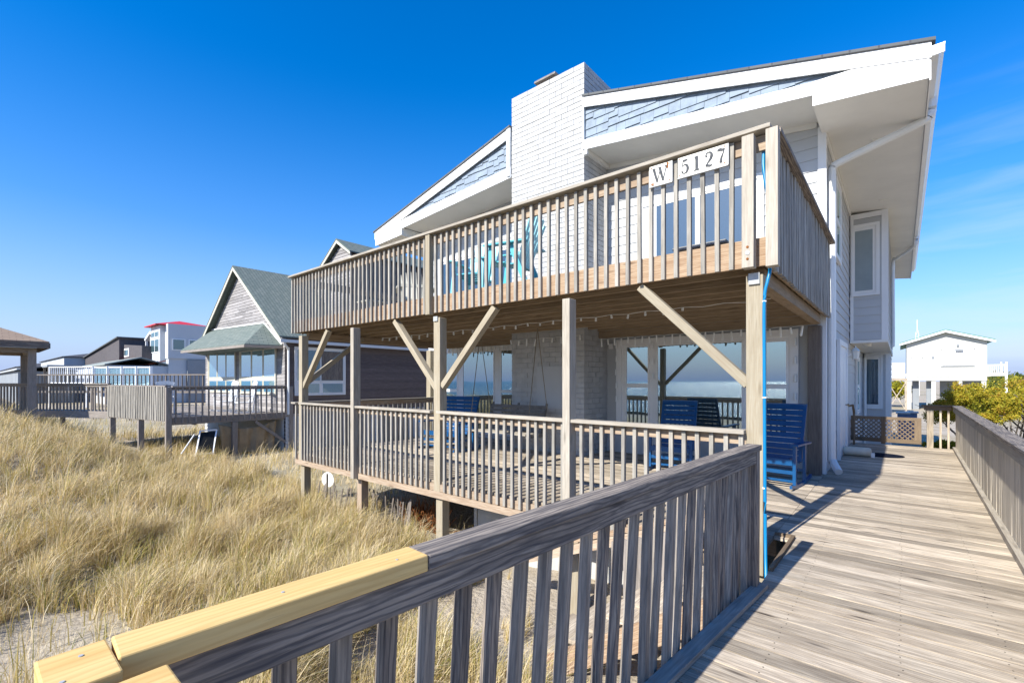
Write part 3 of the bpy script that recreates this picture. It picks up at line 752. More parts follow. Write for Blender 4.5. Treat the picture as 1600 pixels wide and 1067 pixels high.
# front gable shingles
m = MB()
for side in (1, -1):
    xe = 0 if side > 0 else -11.4; m.prism([(CX1 if side > 0 else CX0, 8.07, lowz(CX1 if side > 0 else CX0) - .12), (xe, 8.07, lowz(xe) - .08), (xe, 8.07, roofz(xe) - .02), (CX1 if side > 0 else CX0, 8.07, roofz(CX1) - .02)], (0, .03, 0))
    for k in range(10):
        zb = 5.74 + k * .155; x = CX1 if side > 0 else CX0
        while (x < .2 if side > 0 else x > -11.7):
            w = random.uniform(.16, .30) * side; st_ = random.choice((0, 0, .04, .05, .0, .045))
            xa, xb = x, x + w - .004 * side
            if side > 0: xb = min(xb, .25)
            zt = zb + .21
            q = min(zt, roofz(xb) - .03)
            lo = max(zb + st_, min(lowz(xa), lowz(xb)) - .14)
            if q > lo + .01 and roofz(xa) - .03 > lo + .01:
                m.prism([(xa, 8.035, lo), (xb, 8.035, lo), (xb, 8.058, q), (xa, 8.058, min(zt, roofz(xa) - .03))], (0, .012, 0))
            x += w
m.build('gable_shingles', 'shingle_blue', house)
m = MB(); m.box(CX1 + .002, CX1 + .03, 7.965, 8.03, lowz(CX1) - .19, roofz(CX1) + .02, axis='z'); m.build('gable_end_trim', 'gutter_white', house); m = MB(); m.box(CX0 - .10, CX0 - .01, 7.962, 8.03, lowz(CX0) - .21, roofz(CX0) + .01, axis='z'); m.build('gable_end_trim', 'gutter_white', house); m = MB(); m.box(CX1 + .0, CX1 + .09, 8.0, 8.08, lowz(CX1) - .29, lowz(CX1) - .2); m.build('gable_end_trim', 'gutter_white', house)
# gutter and downspouts
m = MB()
prof = [(.30, 5.76), (.30, 5.64), (.37, 5.64), (.40, 5.69), (.425, 5.72), (.43, 5.77), (.415, 5.77), (.41, 5.725), (.36, 5.66), (.315, 5.66), (.315, 5.76)]
m.prism([(x, 7.96, z) for x, z in prof], (0, HB + .6 - 7.96, 0)); m.box(.301, .425, 7.955, 7.97, 5.645, 5.765)
m.build('gutter', 'gutter_white', house)
def spout(pts, r=.042):
    m = MB(); m.tube(smooth_pts(pts, 4), r, 8); return m.build('downspout', 'gutter_white', house, smooth=True)
spout([(.345, 9.2, 5.66), (.345, 9.2, 5.48), (.31, 9.2, 5.40), (.20, 9.2, 5.34), (-.75, 9.22, 5.07), (-.85, 9.22, 5.0), (-.87, 9.22, 4.85), (-.87, 9.22, 3.2), (-.87, 9.22, 1.5), (-.87, 9.22, .30), (-.85, 9.2, .18), (-.76, 9.02, .05)], .060)
spout([(.345, 17.6, 5.66), (.34, 17.6, 5.45), (.2, 17.8, 5.32), (-.1, 18.2, 5.2), (-.18, 18.3, 5.0), (-.18, 18.3, 2.75), (-.2, 18.3, 2.6)], .045)
spout([(-.25, 18.62, 2.56), (-.40, 18.66, 2.44), (-.80, 18.7, 2.34), (-.88, 18.7, 2.2), (-.88, 18.7, .0)], .045)
# bays on the right side
def baybox(nm, x1, y0, y1, z0, z1, tw=.10):
    m = MB(); m.box(XW + .02, x1 - .004, y0 + .006, y1, z0, z1, axis='z'); laps(m, 'y', y0, XW + .02, x1 - .003, z0, z1, .19); laps(m, 'x', x1, y0 + .003, y1, z0, z1, .19, 1)
    b = m.build(nm, 'siding', house)
    m = MB(); m.box(x1 - tw, x1 + .022, y0 - .022, y0 - .0, z0, z1, axis='z'); m.box(x1, x1 + .022, y0 + .001, y0 + tw, z0, z1, axis='z'); m.box(XW + .03, XW + .09, y0 - .02, y0 - .001, z0, z1, axis='z'); m.box(XW + .091, x1 - tw - .001, y0 - .02, y0 - .0015, z1 - .12, z1)
    m.build('bay_trim', 'white_trim', b); return b
b1 = baybox('upper_bay', -.24, 13.65, 22.0, 2.46, 5.44); b2 = baybox('lower_bay', -.27, 18.85, 22.2, -1.4, 2.46)
m = MB(); m.box(XW + .02, -.225, 13.63, 22.0, 2.40, 2.459); m.build('bay_soffit', 'soffit', b1)
window(b1, 'y', 13.65, -1, -.90, -.37, 3.50, 5.18, [(-.83, -.50, 3.62, 5.03)], gl='blind', cas=.07)
m = MB()
for i in range(30):
    z = 3.64 + i * .047; m.box(-.82, -.51, 13.602, 13.6095, z, z + .028)
m.build('blind_slats', 'blind', b1)
window(b2, 'y', 18.85, -1, -.92, -.44, .62, 2.34, [(-.86, -.55, .76, 2.20)], gl='glass_sky', cas=.05)
# windows on the front
window(house, 'y', YW - .017, -1, -4.62, -1.30, .45, 2.37, [(-4.38, -3.92, 1.45, 2.20), (-4.38, -3.92, .58, 1.37), (-3.71, -2.17, .58, 2.20), (-1.80, -1.48, 1.45, 2.17), (-1.80, -1.48, .58, 1.37)], cas=.12)
window(house, 'y', YW - .017, -1, -10.3, -7.15, .10, 2.42, [(-10.12, -9.52, 1.28, 2.28), (-10.12, -9.52, .5, 1.2), (-9.26, -8.14, .20, 2.28), (-7.86, -7.35, 1.28, 2.28), (-7.86, -7.35, .5, 1.2)], gl='glass_dark')
window(house, 'y', YW - .017, -1, -4.12, -1.82, 2.79, 5.12, [(-3.74, -2.98, 2.9, 4.99), (-2.90, -2.04, 2.9, 4.99)], gl='glass_sky', cas=.09, name='patio_door')
window(house, 'y', YW - .017, -1, -10.3, -7.2, 2.79, 5.0, [(-10.1, -9.2, 2.9, 4.85), (-9.1, -8.2, 2.9, 4.85), (-8.1, -7.35, 2.9, 4.85)], gl='glass_sky', name='patio_door')
window(house, 'x', XW + .017, 1, 10.15, 11.05, 3.75, 5.2, [(10.25, 10.95, 4.5, 5.08), (10.25, 10.95, 3.85, 4.42)], gl='glass_dark', cas=.06)
window(house, 'x', XW + .017, 1, 15.4, 16.5, .62, 2.15, [(15.52, 16.38, 1.4, 2.05), (15.52, 16.38, .72, 1.33)], gl='glass_dark', cas=.07)
m = MB(); aslab(m, 'x', XW + .017, 1, 10.72, 12.35, -.01, 2.30, 0, .03); 
for a, b, p, q in ((10.72, 12.35, 2.2, 2.30), (10.72, 10.84, 0, 2.2), (12.23, 12.35, 0, 2.2)): aslab(m, 'x', XW + .017, 1, a, b, p, q, .028, .055)
for a, b in ((.15, .75), (.9, 2.05)):
    for u in (11.0, 11.6): aslab(m, 'x', XW + .017, 1, u, u + .45, a, b, .028, .036)
dr = m.build('side_door', 'white_trim', house)
m = MB(); m.lathe((XW + .05, 12.1, 1.0), [(.012, 0), (.012, .03), (.028, .035), (.028, .06), (.01, .07)], 12, axis='x'); m.build('door_knob', 'brass', dr)
m = MB(); m.box(-4.80, -4.70, YW - .06, YW - .016, 2.19, 2.30); m.build('outlet_box', 'white_trim', house)
# wall lantern under the bay
m = MB(); m.box(XW + .018, XW + .04, 12.72, 12.84, 1.96, 2.16); m.bar((XW + .04, 12.78, 2.06), (XW + .16, 12.78, 2.14), .02, .02); ln = m.build('wall_lantern', 'white_trim', house)
m = MB(); m.lathe((XW + .18, 12.78, 1.98), [(.035, 0), (.06, .01), (.075, .17), (.09, .18), (.05, .24), (.012, .27), (.008, .31)], 6); m.build('lantern_shade', 'lamp_glass', ln)
m = MB(); m.lathe((-.62, 14.1, 2.34), [(.07, 0), (.09, .03), (.09, .06)], 14); m.build('bay_light', 'lamp_glass', b1)
# ================================================================== string of icicle lights under the balcony
sl = thing('icicle_lights', 'string of small white icicle lights hanging under the balcony and round the window', 'string lights', (-5, 7.5, 2.4))
bulbs = []
def strand(p, q, n, drops=(.09, .20)):
    P = []
    for i in range(n + 1):
        t = i / n; x, y, z = (p[j] + (q[j] - p[j]) * t for j in range(3)); z -= .02 * math.sin(math.pi * ((i * .5) % 1)); P.append((x, y, z))
        if i % 1 == 0: bulbs.append((x, y, z, random.uniform(*drops)))
    m = MB(); m.tube(P, .004, 4); m.build('cable', 'drop_white', sl)
strand((-9.4, 8.55, 2.38), (-6.9, 8.55, 2.38), 18); strand((-6.7, 7.95, 2.42), (-4.9, 7.95, 2.42), 8); strand((-4.75, 8.55, 2.38), (-1.2, 8.55, 2.38), 24)
strand((-9.2, 6.3, 2.5), (-1.2, 6.3, 2.5), 30, (.04, .09))
m = MB(); m.lathe((0, 0, 0), [(.010, -.5), (.019, -.42), (.015, .45), (.008, .5)], 6); b0 = m.build('bulb', 'drop_white')
for x, y, z, L in bulbs[:80]:
    o = place(b0, Vector((x, y, z - L / 2)) - sl.location, 0, sl); o.scale = (1, 1, L); o.rotation_euler = (random.uniform(-.15, .15), random.uniform(-.15, .15), 0)
for i in range(14):
    x, z = ((-4.60 + random.uniform(-.01, .01), 2.3 - .28 * i) if i < 5 else (-3.8, 2.25 - .3 * (i - 5)) if i < 8 else (-1.34, 2.2 - .3 * (i - 8)))
    o = place(b0, Vector((x, 8.90, z - .05)) - sl.location, 0, sl); o.scale = (1, 1, .13)
bpy.data.objects.remove(b0)

# ================================================================== furniture on the decks
def rocker(label, loc, rz, W=.60, group=None, slatgap=True):
    o = thing('rocking_chair', label, 'rocking chair', loc, group)
    L = Vector(loc); c, s = math.cos(rz), math.sin(rz)
    w = W / 2
    def part(nm, fn, parent=o, mat='rocker_blue'):
        m = MB(); fn(m); m.v = [tuple(Vector(v) + L) for v in m.v]; return m.build(nm, mat, parent)
    # local frame: x sideways, -y front, z up
    def seat(m):
        for i in range(8): y = -.27 + i * .066; m.box(-w + .03, w - .03, y, y + .055, .40 - .014 * i, .42 - .014 * i)
        m.box(-w, w, -.29, -.272, .33, .41)
    part('seat', seat)
    def back(m):
        b0_, b1_ = Vector((0, .20, .32)), Vector((0, .50, 1.14)); d = (b1_ - b0_)
        for sx in (-1, 1): m.bar((sx * (w - .03), *b0_[1:]), (sx * (w - .03), *b1_[1:]), .045, .03, up=(0, 1, .3))
        n = 10
        for i in range(n):
            t0 = (i + .55) / n; p = b0_ + d * t0 + Vector((0, -.012, 0)); m.bar((-w + .05, p.y, p.z), (w - .05, p.y, p.z), .016, d.length / n - .014, up=d)
        m.bar((-w + .01, b1_.y, b1_.z), (w - .01, b1_.y, b1_.z), .04, .035)
    part('backrest', back)
    for sx in (-1, 1):
        x = sx * (w + .02)
        part('leg', lambda m: m.box(x - .02, x + .02, -.27, -.21, .05, .60))
        part('leg', lambda m: m.bar((x, .22, .05), (x, .24, .60), .035, .05, up=(0, 1, 0)))
        part('armrest', lambda m: m.bar((x + sx * .015, -.33, .615), (x + sx * .015, .34, .60), .10, .024))
        part('rocker', lambda m: [m.bar((x, y0_, .026 + .16 * y0_ ** 2), (x, y0_ + .1, .026 + .16 * (y0_ + .1) ** 2), .032, .045) for y0_ in [(-.42 + .1 * i) for i in range(10)]])
    part('stretcher', lambda m: (m.box(-w, w, -.255, -.225, .20, .25), m.box(-w, w, .215, .24, .18, .22), m.box(-w, w, -.25, -.22, .09, .12)))
    o.rotation_euler = (0, 0, rz); return o
rocker('blue rocking chair beside the right corner post in front of the big window', (-1.42, 7.72, .0), R(-6), .60, 'blue rockers on the porch')
rocker('blue rocking chair in the middle of the porch below the big window', (-2.98, 7.85, .0), R(8), .62, 'blue rockers on the porch')
rocker('extra wide blue rocking seat at the left end of the porch', (-7.65, 6.9, .0), R(6), 1.05, 'blue rockers on the porch')

# porch swing
sw = thing('porch_swing', 'grey slatted wooden porch swing hung on ropes before the brick chimney', 'porch swing', (-6.25, 7.3, .42))
m = MB()
for i in range(7): y = 6.95 + i * .075; m.box(-7.0, -5.5, y, y + .062, .45, .472)
m.build('seat', 'rail_pale', sw)
m = MB()
for i in range(6): z = .52 + i * .088; m.bar((-7.0, 7.48 + i * .03, z), (-5.5, 7.48 + i * .03, z), .018, .078, up=(0, .3, 1))
for x in (-6.98, -6.25, -5.52): m.bar((x, 7.50, .44), (x, 7.68, 1.04), .04, .03, up=(0, 1, 0))
m.build('backrest', 'swing_grey', sw)
for x in (-7.03, -5.47):
    m = MB(); m.box(x - .03, x + .03, 6.93, 7.55, .72, .745); m.box(x - .02, x + .02, 6.98, 7.03, .42, .72); m.box(x - .02, x + .02, 6.95, 7.5, .40, .44); m.build('armrest', 'swing_grey', sw)
    m = MB(); m.tube([(x, 6.96, .44), (x, 7.3, 2.54)], .008, 6); m.tube([(x, 7.62, .95), (x, 7.3, 2.54)], .008, 6); m.build('rope', 'rope', sw)

def adirondack(label, loc, rz, seat_h, mat, mat2, group=None, foot=True):
    o = thing('adirondack_chair', label, 'deck chair', loc, group); L = Vector(loc)
    def part(nm, fn, mt=mat):
        m = MB(); fn(m); m.v = [tuple(Vector(v) + L) for v in m.v]; return m.build(nm, mt, o)
    H = seat_h
    def seat(m):
        for i in range(6): y = -.26 + i * .085; m.box(-.26, .26, y, y + .07, H - .02 * i, H + .02 - .02 * i)
    part('seat', seat)
    def back(m):
        n = 6
        for i in range(n):
            x0 = (i - (n - 1) / 2) * .083; x1 = (i - (n - 1) / 2) * .108; t = 1 - .12 * ((i - (n - 1) / 2) / 2.5) ** 2
            m.bar((x0, .20, H - .06), (x1, .20 + .30 * t, H - .06 + .80 * t), .076, .018, up=(0, 1, -.4))
        m.bar((-.27, .23, H + .08), (.27, .23, H + .08), .02, .06); m.bar((-.29, .36, H + .42), (.29, .36, H + .42), .02, .06)
    part('backrest', back, mat2)
    for sx in (-1, 1):
        part('armrest', lambda m: m.bar((sx * .34, -.36, H + .25), (sx * .34, .42, H + .25), .13, .024))
        part('leg', lambda m: m.bar((sx * .32, -.38 if H > .6 else -.28, 0), (sx * .30, -.25, H + .24), .04, .08, up=(0, 1, 0)))
        part('leg', lambda m: m.bar((sx * .30, .52, 0), (sx * .29, .10 if H > .6 else -.25, H + (.24 if H > .6 else -.02)), .04, .08, up=(0, 1, 0)))
    if foot: part('footrest', lambda m: [m.box(-.29, .29, -.44 + .08 * i, -.37 + .08 * i, .28, .30) for i in range(2)]); part('stretcher', lambda m: (m.box(-.3, .3, .30, .34, .3, .36), m.box(-.3, .3, -.34, -.31, .22, .29)))
    o.rotation_euler = (0, 0, rz); return o
FZ = 2.78
adirondack('tall teal balcony chair nearest the chimney, turned sideways with its fan back to the bricks', (-5.05, 6.05, FZ), R(-78), .72, 'teal_paint', 'teal_sunlit', 'tall teal chairs on the balcony')
adirondack('tall teal balcony chair with fan back lightened as if sunlit, left of the one at the chimney', (-6.25, 6.35, FZ), R(18), .72, 'teal_paint', 'teal_sunlit', 'tall teal chairs on the balcony')
adirondack('low cream adirondack chair on the balcony beside the middle railing post', (-7.75, 6.1, FZ), R(60), .36, 'cream_plastic', 'cream_plastic', None, False)
sd = thing('side_table', 'low cream slatted side table beside the cream chair on the balcony', 'table', (-8.6, 5.6, FZ))
m = MB()
for i in range(5): m.box(-8.85 + i * .1, -8.76 + i * .1, 5.4, 5.85, FZ + .38, FZ + .40)
m.build('table_top', 'cream_plastic', sd)
for x in (-8.82, -8.42):
    for y in (5.43, 5.8):
        m = MB(); m.box(x, x + .04, y, y + .04, FZ, FZ + .378); m.build('leg', 'cream_plastic', sd)
def lounger(label, x, y):
    o = thing('sun_lounger', label, 'sun lounger', (x, y, FZ), 'grey loungers on the balcony')
    m = MB(); m.box(x - .3, x + .3, y, y + 1.3, FZ + .28, FZ + .31); m.build('seat', 'grey_fabric', o)
    m = MB(); m.bar((x, y + 1.3, FZ + .30), (x, y + 1.75, FZ + .55), .56, .035); m.build('backrest', 'grey_fabric', o)
    for dx in (-.27, .27):
        for dy in (.1, 1.2):
            m = MB(); m.box(x + dx - .015, x + dx + .015, y + dy - .015, y + dy + .015, FZ, FZ + .279); m.build('leg', 'metal_grey', o)
lounger('grey balcony lounger before the left half of the blue glass doors', -3.0, 5.7)
lounger('grey balcony lounger nearest the corner post with the house number', -1.8, 5.5)

# things on the boardwalk by the side door
o = thing('bolster', 'cream cylindrical bolster cushion lying on the boardwalk by the side door', 'cushion', (-.72, 11.4, .0))
m = MB(); m.lathe((-.9, 11.55, .095), [(.03, 0), (.075, .01), (.09, .04), (.09, .42), (.075, .45), (.03, .46)], 16, axis='x', yaw=0); m.build('cushion', 'cream_plastic', o, smooth=True)
m = MB(); m.box(-.45, -.39, 11.49, 11.56, .004, .09); m.box(-.97, -.91, 11.5, 11.58, .004, .06); m.build('strap', 'drop_white', o)
o = MB(); pts = [(-.32 + .38 * math.cos(a / 16 * 2 * math.pi) * 1.0, 11.95 + .30 * math.sin(a / 16 * 2 * math.pi), .005) for a in range(16)]
o.prism(pts, (0, 0, .014)); o = o.build('door_mat', 'mat_navy'); tag(o, 'dark navy oval mat on the boardwalk behind the bolster', 'mat')

# ================================================================== gate and far end of the boardwalk
g = thing('lattice_gate', 'low brown lattice gate closing the far end of the boardwalk', 'gate', (-.3, 14.1, 0))
m = MB(); Y0 = 14.08
m.box(-.96, .36, Y0 - .02, Y0 + .02, .59, .66); m.box(-.96, .36, Y0 - .02, Y0 + .02, .06, .15); m.box(-.96, -.86, Y0 - .021, Y0 + .021, .151, .589); m.box(.24, .36, Y0 - .021, Y0 + .021, .151, .589); m.box(-.36, -.28, Y0 - .03, Y0 + .021, .02, .66); m.build('frame', 'gate_brown', g)
m = MB()
for i in range(-5, 13):
    for d in (1, -1):
        x0 = -.86 + i * .095; zA, zB = .15, .59
        xa, xb = (x0, x0 + .44) if d > 0 else (x0 + .44, x0)
        t0, t1 = 0, 1
        p, q = [xa, zA], [xb, zB]
        lo, hi = -.86, .24
        def clip(p, q):
            for (a, b) in ((p, q), (q, p)):
                for lim, sg in ((lo, 1), (hi, -1)):
                    if (a[0] - lim) * sg < 0:
                        if (b[0] - lim) * sg <= 0: return False
                        t = (lim - a[0]) / (b[0] - a[0]); a[1] += (b[1] - a[1]) * t; a[0] = lim
            return True
        if clip(p, q) and math.hypot(p[0] - q[0], p[1] - q[1]) > .03: m.bar((p[0], Y0 + .006 * d, p[1]), (q[0], Y0 + .006 * d, q[1]), .010, .022, up=(1 if d < 0 else -1, 0, 1))
m.build('lattice', 'gate_brown', g)
er = thing('end_railing', 'short weathered railing closing the walkway right of the lattice gate', 'railing', (.66, 14.1, 0))
m = MB(); m.box(.36, .95, 14.0, 14.12, .93, .965); m.box(.40, .86, 14.03, 14.07, .85, .93); m.build('top_rail', 'gate_brown', er)
m = MB(); m.box(.45, .56, 14.02, 14.12, -.3, .849); m.build('post', 'deck_pale', er)
for x in (.66, .79):
    m = MB(); m.box(x, x + .036, 14.03, 14.066, -.1, .849); m.build('baluster', 'deck_pale', er)
rr = thing('right_railing', 'long weathered railing with close-set boards along the right side of the boardwalk', 'railing', (.8, 8, 0))
m = MB(); ya, yb = -.3, 14.0
m.bar((right_x(ya) + .06, ya, .945), (right_x(yb) + .06, yb, .945), .15, .04); tr2 = m.build('cap', 'rail_grey', rr, bevel=.004)
m = MB(); m.bar((right_x(ya) + .02, ya, .875), (right_x(yb) + .02, yb, .875), .04, .09); m.bar((right_x(ya) + .02, ya, .03), (right_x(yb) + .02, yb, .03), .05, .06); m.build('side_rail', 'rail_pale', rr)
m = MB(); m.box(-.019, .019, -.0475, .0475, -.47, .47); b0 = m.build('picket', 'picket_pale'); y = 13.9; n = 0
while n < 97 and y > 1.0:
    o = place(b0, Vector((right_x(y) + .062, y, .44)) - rr.location, 0, rr); o.rotation_euler = (random.uniform(-.004, .004), random.uniform(-.006, .006), random.uniform(-.03, .03)); y -= .118; n += 1
bpy.data.objects.remove(b0)
m = MB()
for y in (12, 9.6, 7.2, 4.8, 2.4): m.box(right_x(y) + .09, right_x(y) + .18, y - .045, y + .045, -1.5, .90)
m.build('post', 'old_dark', rr)
o = thing('grab_rail', 'brown metal grab rail fixed beside the house wall at the gate', 'handrail', (-.93, 13.6, .8))
m = MB(); m.tube([(XW + .03, 13.1, .93), (XW + .1, 13.12, .95), (XW + .1, 13.3, .95), (XW + .1, 13.6, .75), (XW + .1, 13.62, -.1)], .022, 8); m.build('bar', 'gate_brown', o)
# ================================================================== NEIGHBOUR: cedar cottage
nb = thing('cedar_cottage', 'weathered grey cedar cottage with a steep green-shingled gable left of the big house', 'house', (-23, 8.2, -1.3))
NX0, NX1, NY, NYB = -27.6, -18.5, 8.2, 24.0
PK = (-23.05, 6.62); SL = (PK[1] - 3.18) / (NX1 + .22 - PK[0])
def nroof(x): return PK[1] - SL * abs(x - PK[0])
m = MB(); m.box(NX0, NX1, NY + .02, NYB, -1.5, 3.0); m.prism([(NX0, NY + .03, 2.99), (NX1, NY + .03, 2.99), (PK[0], NY + .03, PK[1] - .15)], (0, NYB - NY - .03, 0)); m.build('wall_core', 'cedar_shaded', nb)
m = MB()
k = 0; z = .2
while z < 6.5:
    zt = z + .13
    xa = NX0 if zt < 3.1 else PK[0] - (PK[1] - .1 - zt) / SL; xb = NX1 if zt < 3.1 else PK[0] + (PK[1] - .1 - zt) / SL
    x = xa
    while x < xb - .05:
        w = random.uniform(.7, 2.2); x2 = min(x + w, xb); r = (random.random(), random.random())
        m.face([(x, NY - .018, z), (x2 - .003, NY - .018, z), (x2 - .003, NY - .002, zt), (x, NY - .002, zt)], [(x, z), (x2, z), (x2, zt), (x, zt)], r)
        m.face([(x, NY, z), (x2, NY, z), (x2, NY - .018, z), (x, NY - .018, z)], [(x, z), (x2, z), (x2, z + .01), (x, z + .01)], r); x = x2
    z = zt
m.build('gable_siding', 'cedar_siding', nb)
m = MB(); laps(m, 'x', NX1, NY, NYB, .2, 3.3, .13, 1); m.build('side_siding', 'cedar_shaded', nb)
m = MB(); laps(m, 'x', NX1 + .02, NY, NYB, -1.5, .2, .16, 1, depth=.04); laps(m, 'y', NY - .02, NX0, NX1, -1.5, .1, .16, -1, depth=.03); m.build('foundation_skirt', 'siding', nb)
m = MB()
for sg, xe in ((1, NX1 + .25), (-1, NX0 - .25)): 
    m.prism([(PK[0], NY - .32, PK[1] + .03), (xe, NY - .32, nroof(xe) + .03), (xe, NYB + .3, nroof(xe) + .03), (PK[0], NYB + .3, PK[1] + .03)], (0, 0, .06))
nrf = m.build('roof', 'roof_green', nb)
m = MB()
for xe in (NX1 + .25, NX0 - .25):
    m.prism([(PK[0], NY - .31, PK[1] + .02), (xe, NY - .31, nroof(xe) + .02), (xe, NY - .31, nroof(xe) - .12), (PK[0], NY - .31, PK[1] - .13)], (0, .03, 0))
m.build('rake_board', 'cream_plastic', nb)
m = MB(); m.box(NX1 + .2, NX1 + .31, NY - .3, NYB + .2, 3.0, 3.12); m.build('gutter', 'gutter_white', nb)
m = MB(); m.tube(smooth_pts([(NX1 + .25, NY - .1, 3.05), (NX1 + .24, NY - .1, 2.92), (NX1 + .1, NY + .08, 2.75), (NX1 + .07, NY + .1, 2.6), (NX1 + .07, NY + .1, .2)], 4), .045, 8); m.build('downspout', 'gutter_white', nb, smooth=True)
# hipped awning roof over the front windows
m = MB(); A0 = (-26.6, 8.18, 4.0); A1 = (-20.3, 8.18, 3.85); B0 = (-25.2, 6.5, 2.86); B1 = (-18.95, 6.9, 2.86); C1 = (-18.65, 8.18, 2.86); C0 = (-27.7, 8.18, 2.86)
m.prism([B0, B1, A1, A0], (0, 0, .06)); m.prism([B1, C1, A1], (0, 0, .06)); m.prism([C0, B0, A0], (0, 0, .06)); m.prism([C0, B0, B1, C1], (0, 0, -.03))
aw = m.build('awning_roof', 'roof_green', nb)
m = MB(); m.bar((*B0[:2], 2.83), (*B1[:2], 2.83), .04, .10); m.bar((*B1[:2], 2.83), (*C1[:2], 2.83), .04, .10); m.build('fascia', 'neigh_rail', aw)
m = MB(); m.bar((A0[0], 8.15, A0[2] + .08), (A1[0], 8.15, A1[2] + .08), .05, .05); m.bar((A1[0], 8.15, A1[2] + .06), (C1[0], 8.15, C1[2] + .1), .05, .06); m.build('flashing', 'white_trim', aw)
window(nb, 'y', NY - .019, -1, -27.1, -23.45, .95, 2.98, [(-26.9 + i * 1.17, -25.85 + i * 1.17, 1.70, 2.86) for i in range(3)] + [(-26.9 + i * 1.17, -25.85 + i * 1.17, 1.05, 1.52) for i in range(3)], frame='cream_plastic', gl='glass_aqua', cas=.08)
window(nb, 'y', NY - .019, -1, -22.95, -19.2, .95, 2.92, [(-22.75 + i * 1.2, -21.68 + i * 1.2, 1.70, 2.80) for i in range(3)] + [(-22.75 + i * 1.2, -21.68 + i * 1.2, 1.05, 1.52) for i in range(3)], frame='cream_plastic', gl='glass_aqua', cas=.08)
window(nb, 'x', NX1 + .018, 1, 8.55, 10.75, .92, 2.88, [(8.66, 9.6, 1.52, 2.76), (9.66, 10.64, 1.52, 2.76), (8.7, 9.58, 1.02, 1.40), (9.72, 10.62, 1.02, 1.40)], frame='white_trim', gl='glass_aqua', cas=.06)
m = MB(); m.box(NX1 + .026 + .018, NX1 + .062, 9.68, 10.62, 1.54, 2.74); 
for i in range(10): m.box(NX1 + .062, NX1 + .066, 9.7 + i * .092, 9.76 + i * .092, 1.54, 2.74)
m.build('curtain', 'rail_grey', nb)
m = MB(); m.box(NX1 + .0, NX1 + .05, NY - .02, NYB, .13, .21); m.build('skirt_board', 'rail_tan', nb)
# raised rear wing with its own gable
w2 = thing('cedar_upper_wing', 'raised rear wing of the cedar cottage, its small gable peeking over the balcony rail', 'house', (-20, 11, 3))
m = MB(); m.box(-22.8, -18.7, 11.2, 22, 3.0, 5.6); m.prism([(-22.8, 11.22, 5.59), (-18.7, 11.22, 5.59), (-18.7, 11.22, 7.2), (-19.6, 11.22, 7.8)], (0, 10.5, 0)); m.build('wall', 'cedar_shaded', w2)
m = MB(); z = 3.4
while z < 7.7:
    zt = z + .15; xb = -18.7 if zt < 7.2 else -19.6 + (7.8 - zt) / .66; xa = -22.8 if zt < 5.6 else -19.6 - (7.8 - zt) / .66
    if xb > xa: m.face([(xa, 11.17, z), (xb, 11.17, z), (xb, 11.19, zt), (xa, 11.19, zt)], [(xa, z), (xb, z), (xb, zt), (xa, zt)], (random.random(), random.random()))
    z = zt
m.build('siding', 'cedar_siding', w2)
m = MB(); m.prism([(-19.6, 10.95, 7.9), (-18.45, 10.95, 7.16), (-18.45, 22, 7.16), (-19.6, 22, 7.9)], (0, 0, .06)); m.prism([(-19.6, 10.95, 7.9), (-23.1, 10.95, 5.55), (-23.1, 22, 5.55), (-19.6, 22, 7.9)], (0, 0, .06)); m.build('roof', 'roof_green', w2)
m = MB(); m.prism([(-19.6, 10.96, 7.9), (-18.45, 10.96, 7.16), (-18.45, 10.96, 7.05), (-19.6, 10.96, 7.76), (-23.1, 10.96, 5.42), (-23.1, 10.96, 5.55)], (0, .03, 0)); m.build('rake_board', 'cream_plastic', w2)

# ------------------------------------------------------------------ neighbour deck
nd = thing('cottage_deck', 'weathered deck of the cedar cottage, its slatted railing standing on posts in dune grass', 'deck', (-20, 6, .3))
def nrail(parent, P, Q, zt, h=1.05, step=.15, w=.04, rim=.25, mat='neigh_rail', bal=None):
    P = Vector(P); Q = Vector(Q); d = Q - P; L = d.length; n = int(L / step)
    m = MB(); m.bar((P.x, P.y, zt - .02), (Q.x, Q.y, zt - .02), .13, .04); m.bar((P.x, P.y, zt - .09), (Q.x, Q.y, zt - .09), .04, .09)
    r = m.build('top_rail', mat, parent)
    m = MB(); m.bar((P.x, P.y, zt - h - rim / 2), (Q.x, Q.y, zt - h - rim / 2), .05, rim); m.build('rim_board', mat, parent)
    dd = d.normalized(); nn = Vector((dd.y, -dd.x)) * .045
    b = MB(); b.box(-w / 2, w / 2, -w / 2, w / 2, -(h + rim * .6) / 2, (h + rim * .6) / 2); b0 = b.build('baluster', bal or mat)
    for i in range(n):
        p = P + d * ((i + .5) / n); o = place(b0, Vector((p.x + nn.x, p.y + nn.y, zt - .04 - (h + rim * .6) / 2)) - parent.location, math.atan2(d.y, d.x), r); o.rotation_euler.x = random.uniform(-.02, .02)
    bpy.data.objects.remove(b0); return r
FLZ = .26
m = MB(); planks(m, 4.5, 8.15, lambda y: -22.3, lambda y: -18.55, FLZ); planks(m, 4.5, 8.15, lambda y: -27.4, lambda y: -22.31, FLZ); m.build('decking', 'neigh_rail', nd)
nrail(nd, (-18.5, 4.52), (-18.5, 8.35), 1.34, 1.05, .19, .045)
nrail(nd, (-22.7, 3.6), (-18.62, 4.42), 1.36, 1.05, .12, .07, .15, bal='baluster_grey')
for x, y in ((-18.5, 4.42), (-18.5, 6.4), (-18.5, 8.4), (-20.5, 4.1), (-22.6, 3.68)):
    m = MB(); m.box(x - .08, x + .08, y - .08, y + .08, -1.6, 1.30 if y in (4.42, 8.4) else (.155 if x < -19 else .03)); m.build('post', 'neigh_rail', nd)
m = MB(); 
for y in (5.2, 6.4, 7.6): m.box(-25, -18.53, y - .03, y + .03, .0, .22)
m.build('joist', 'old_dark', nd)
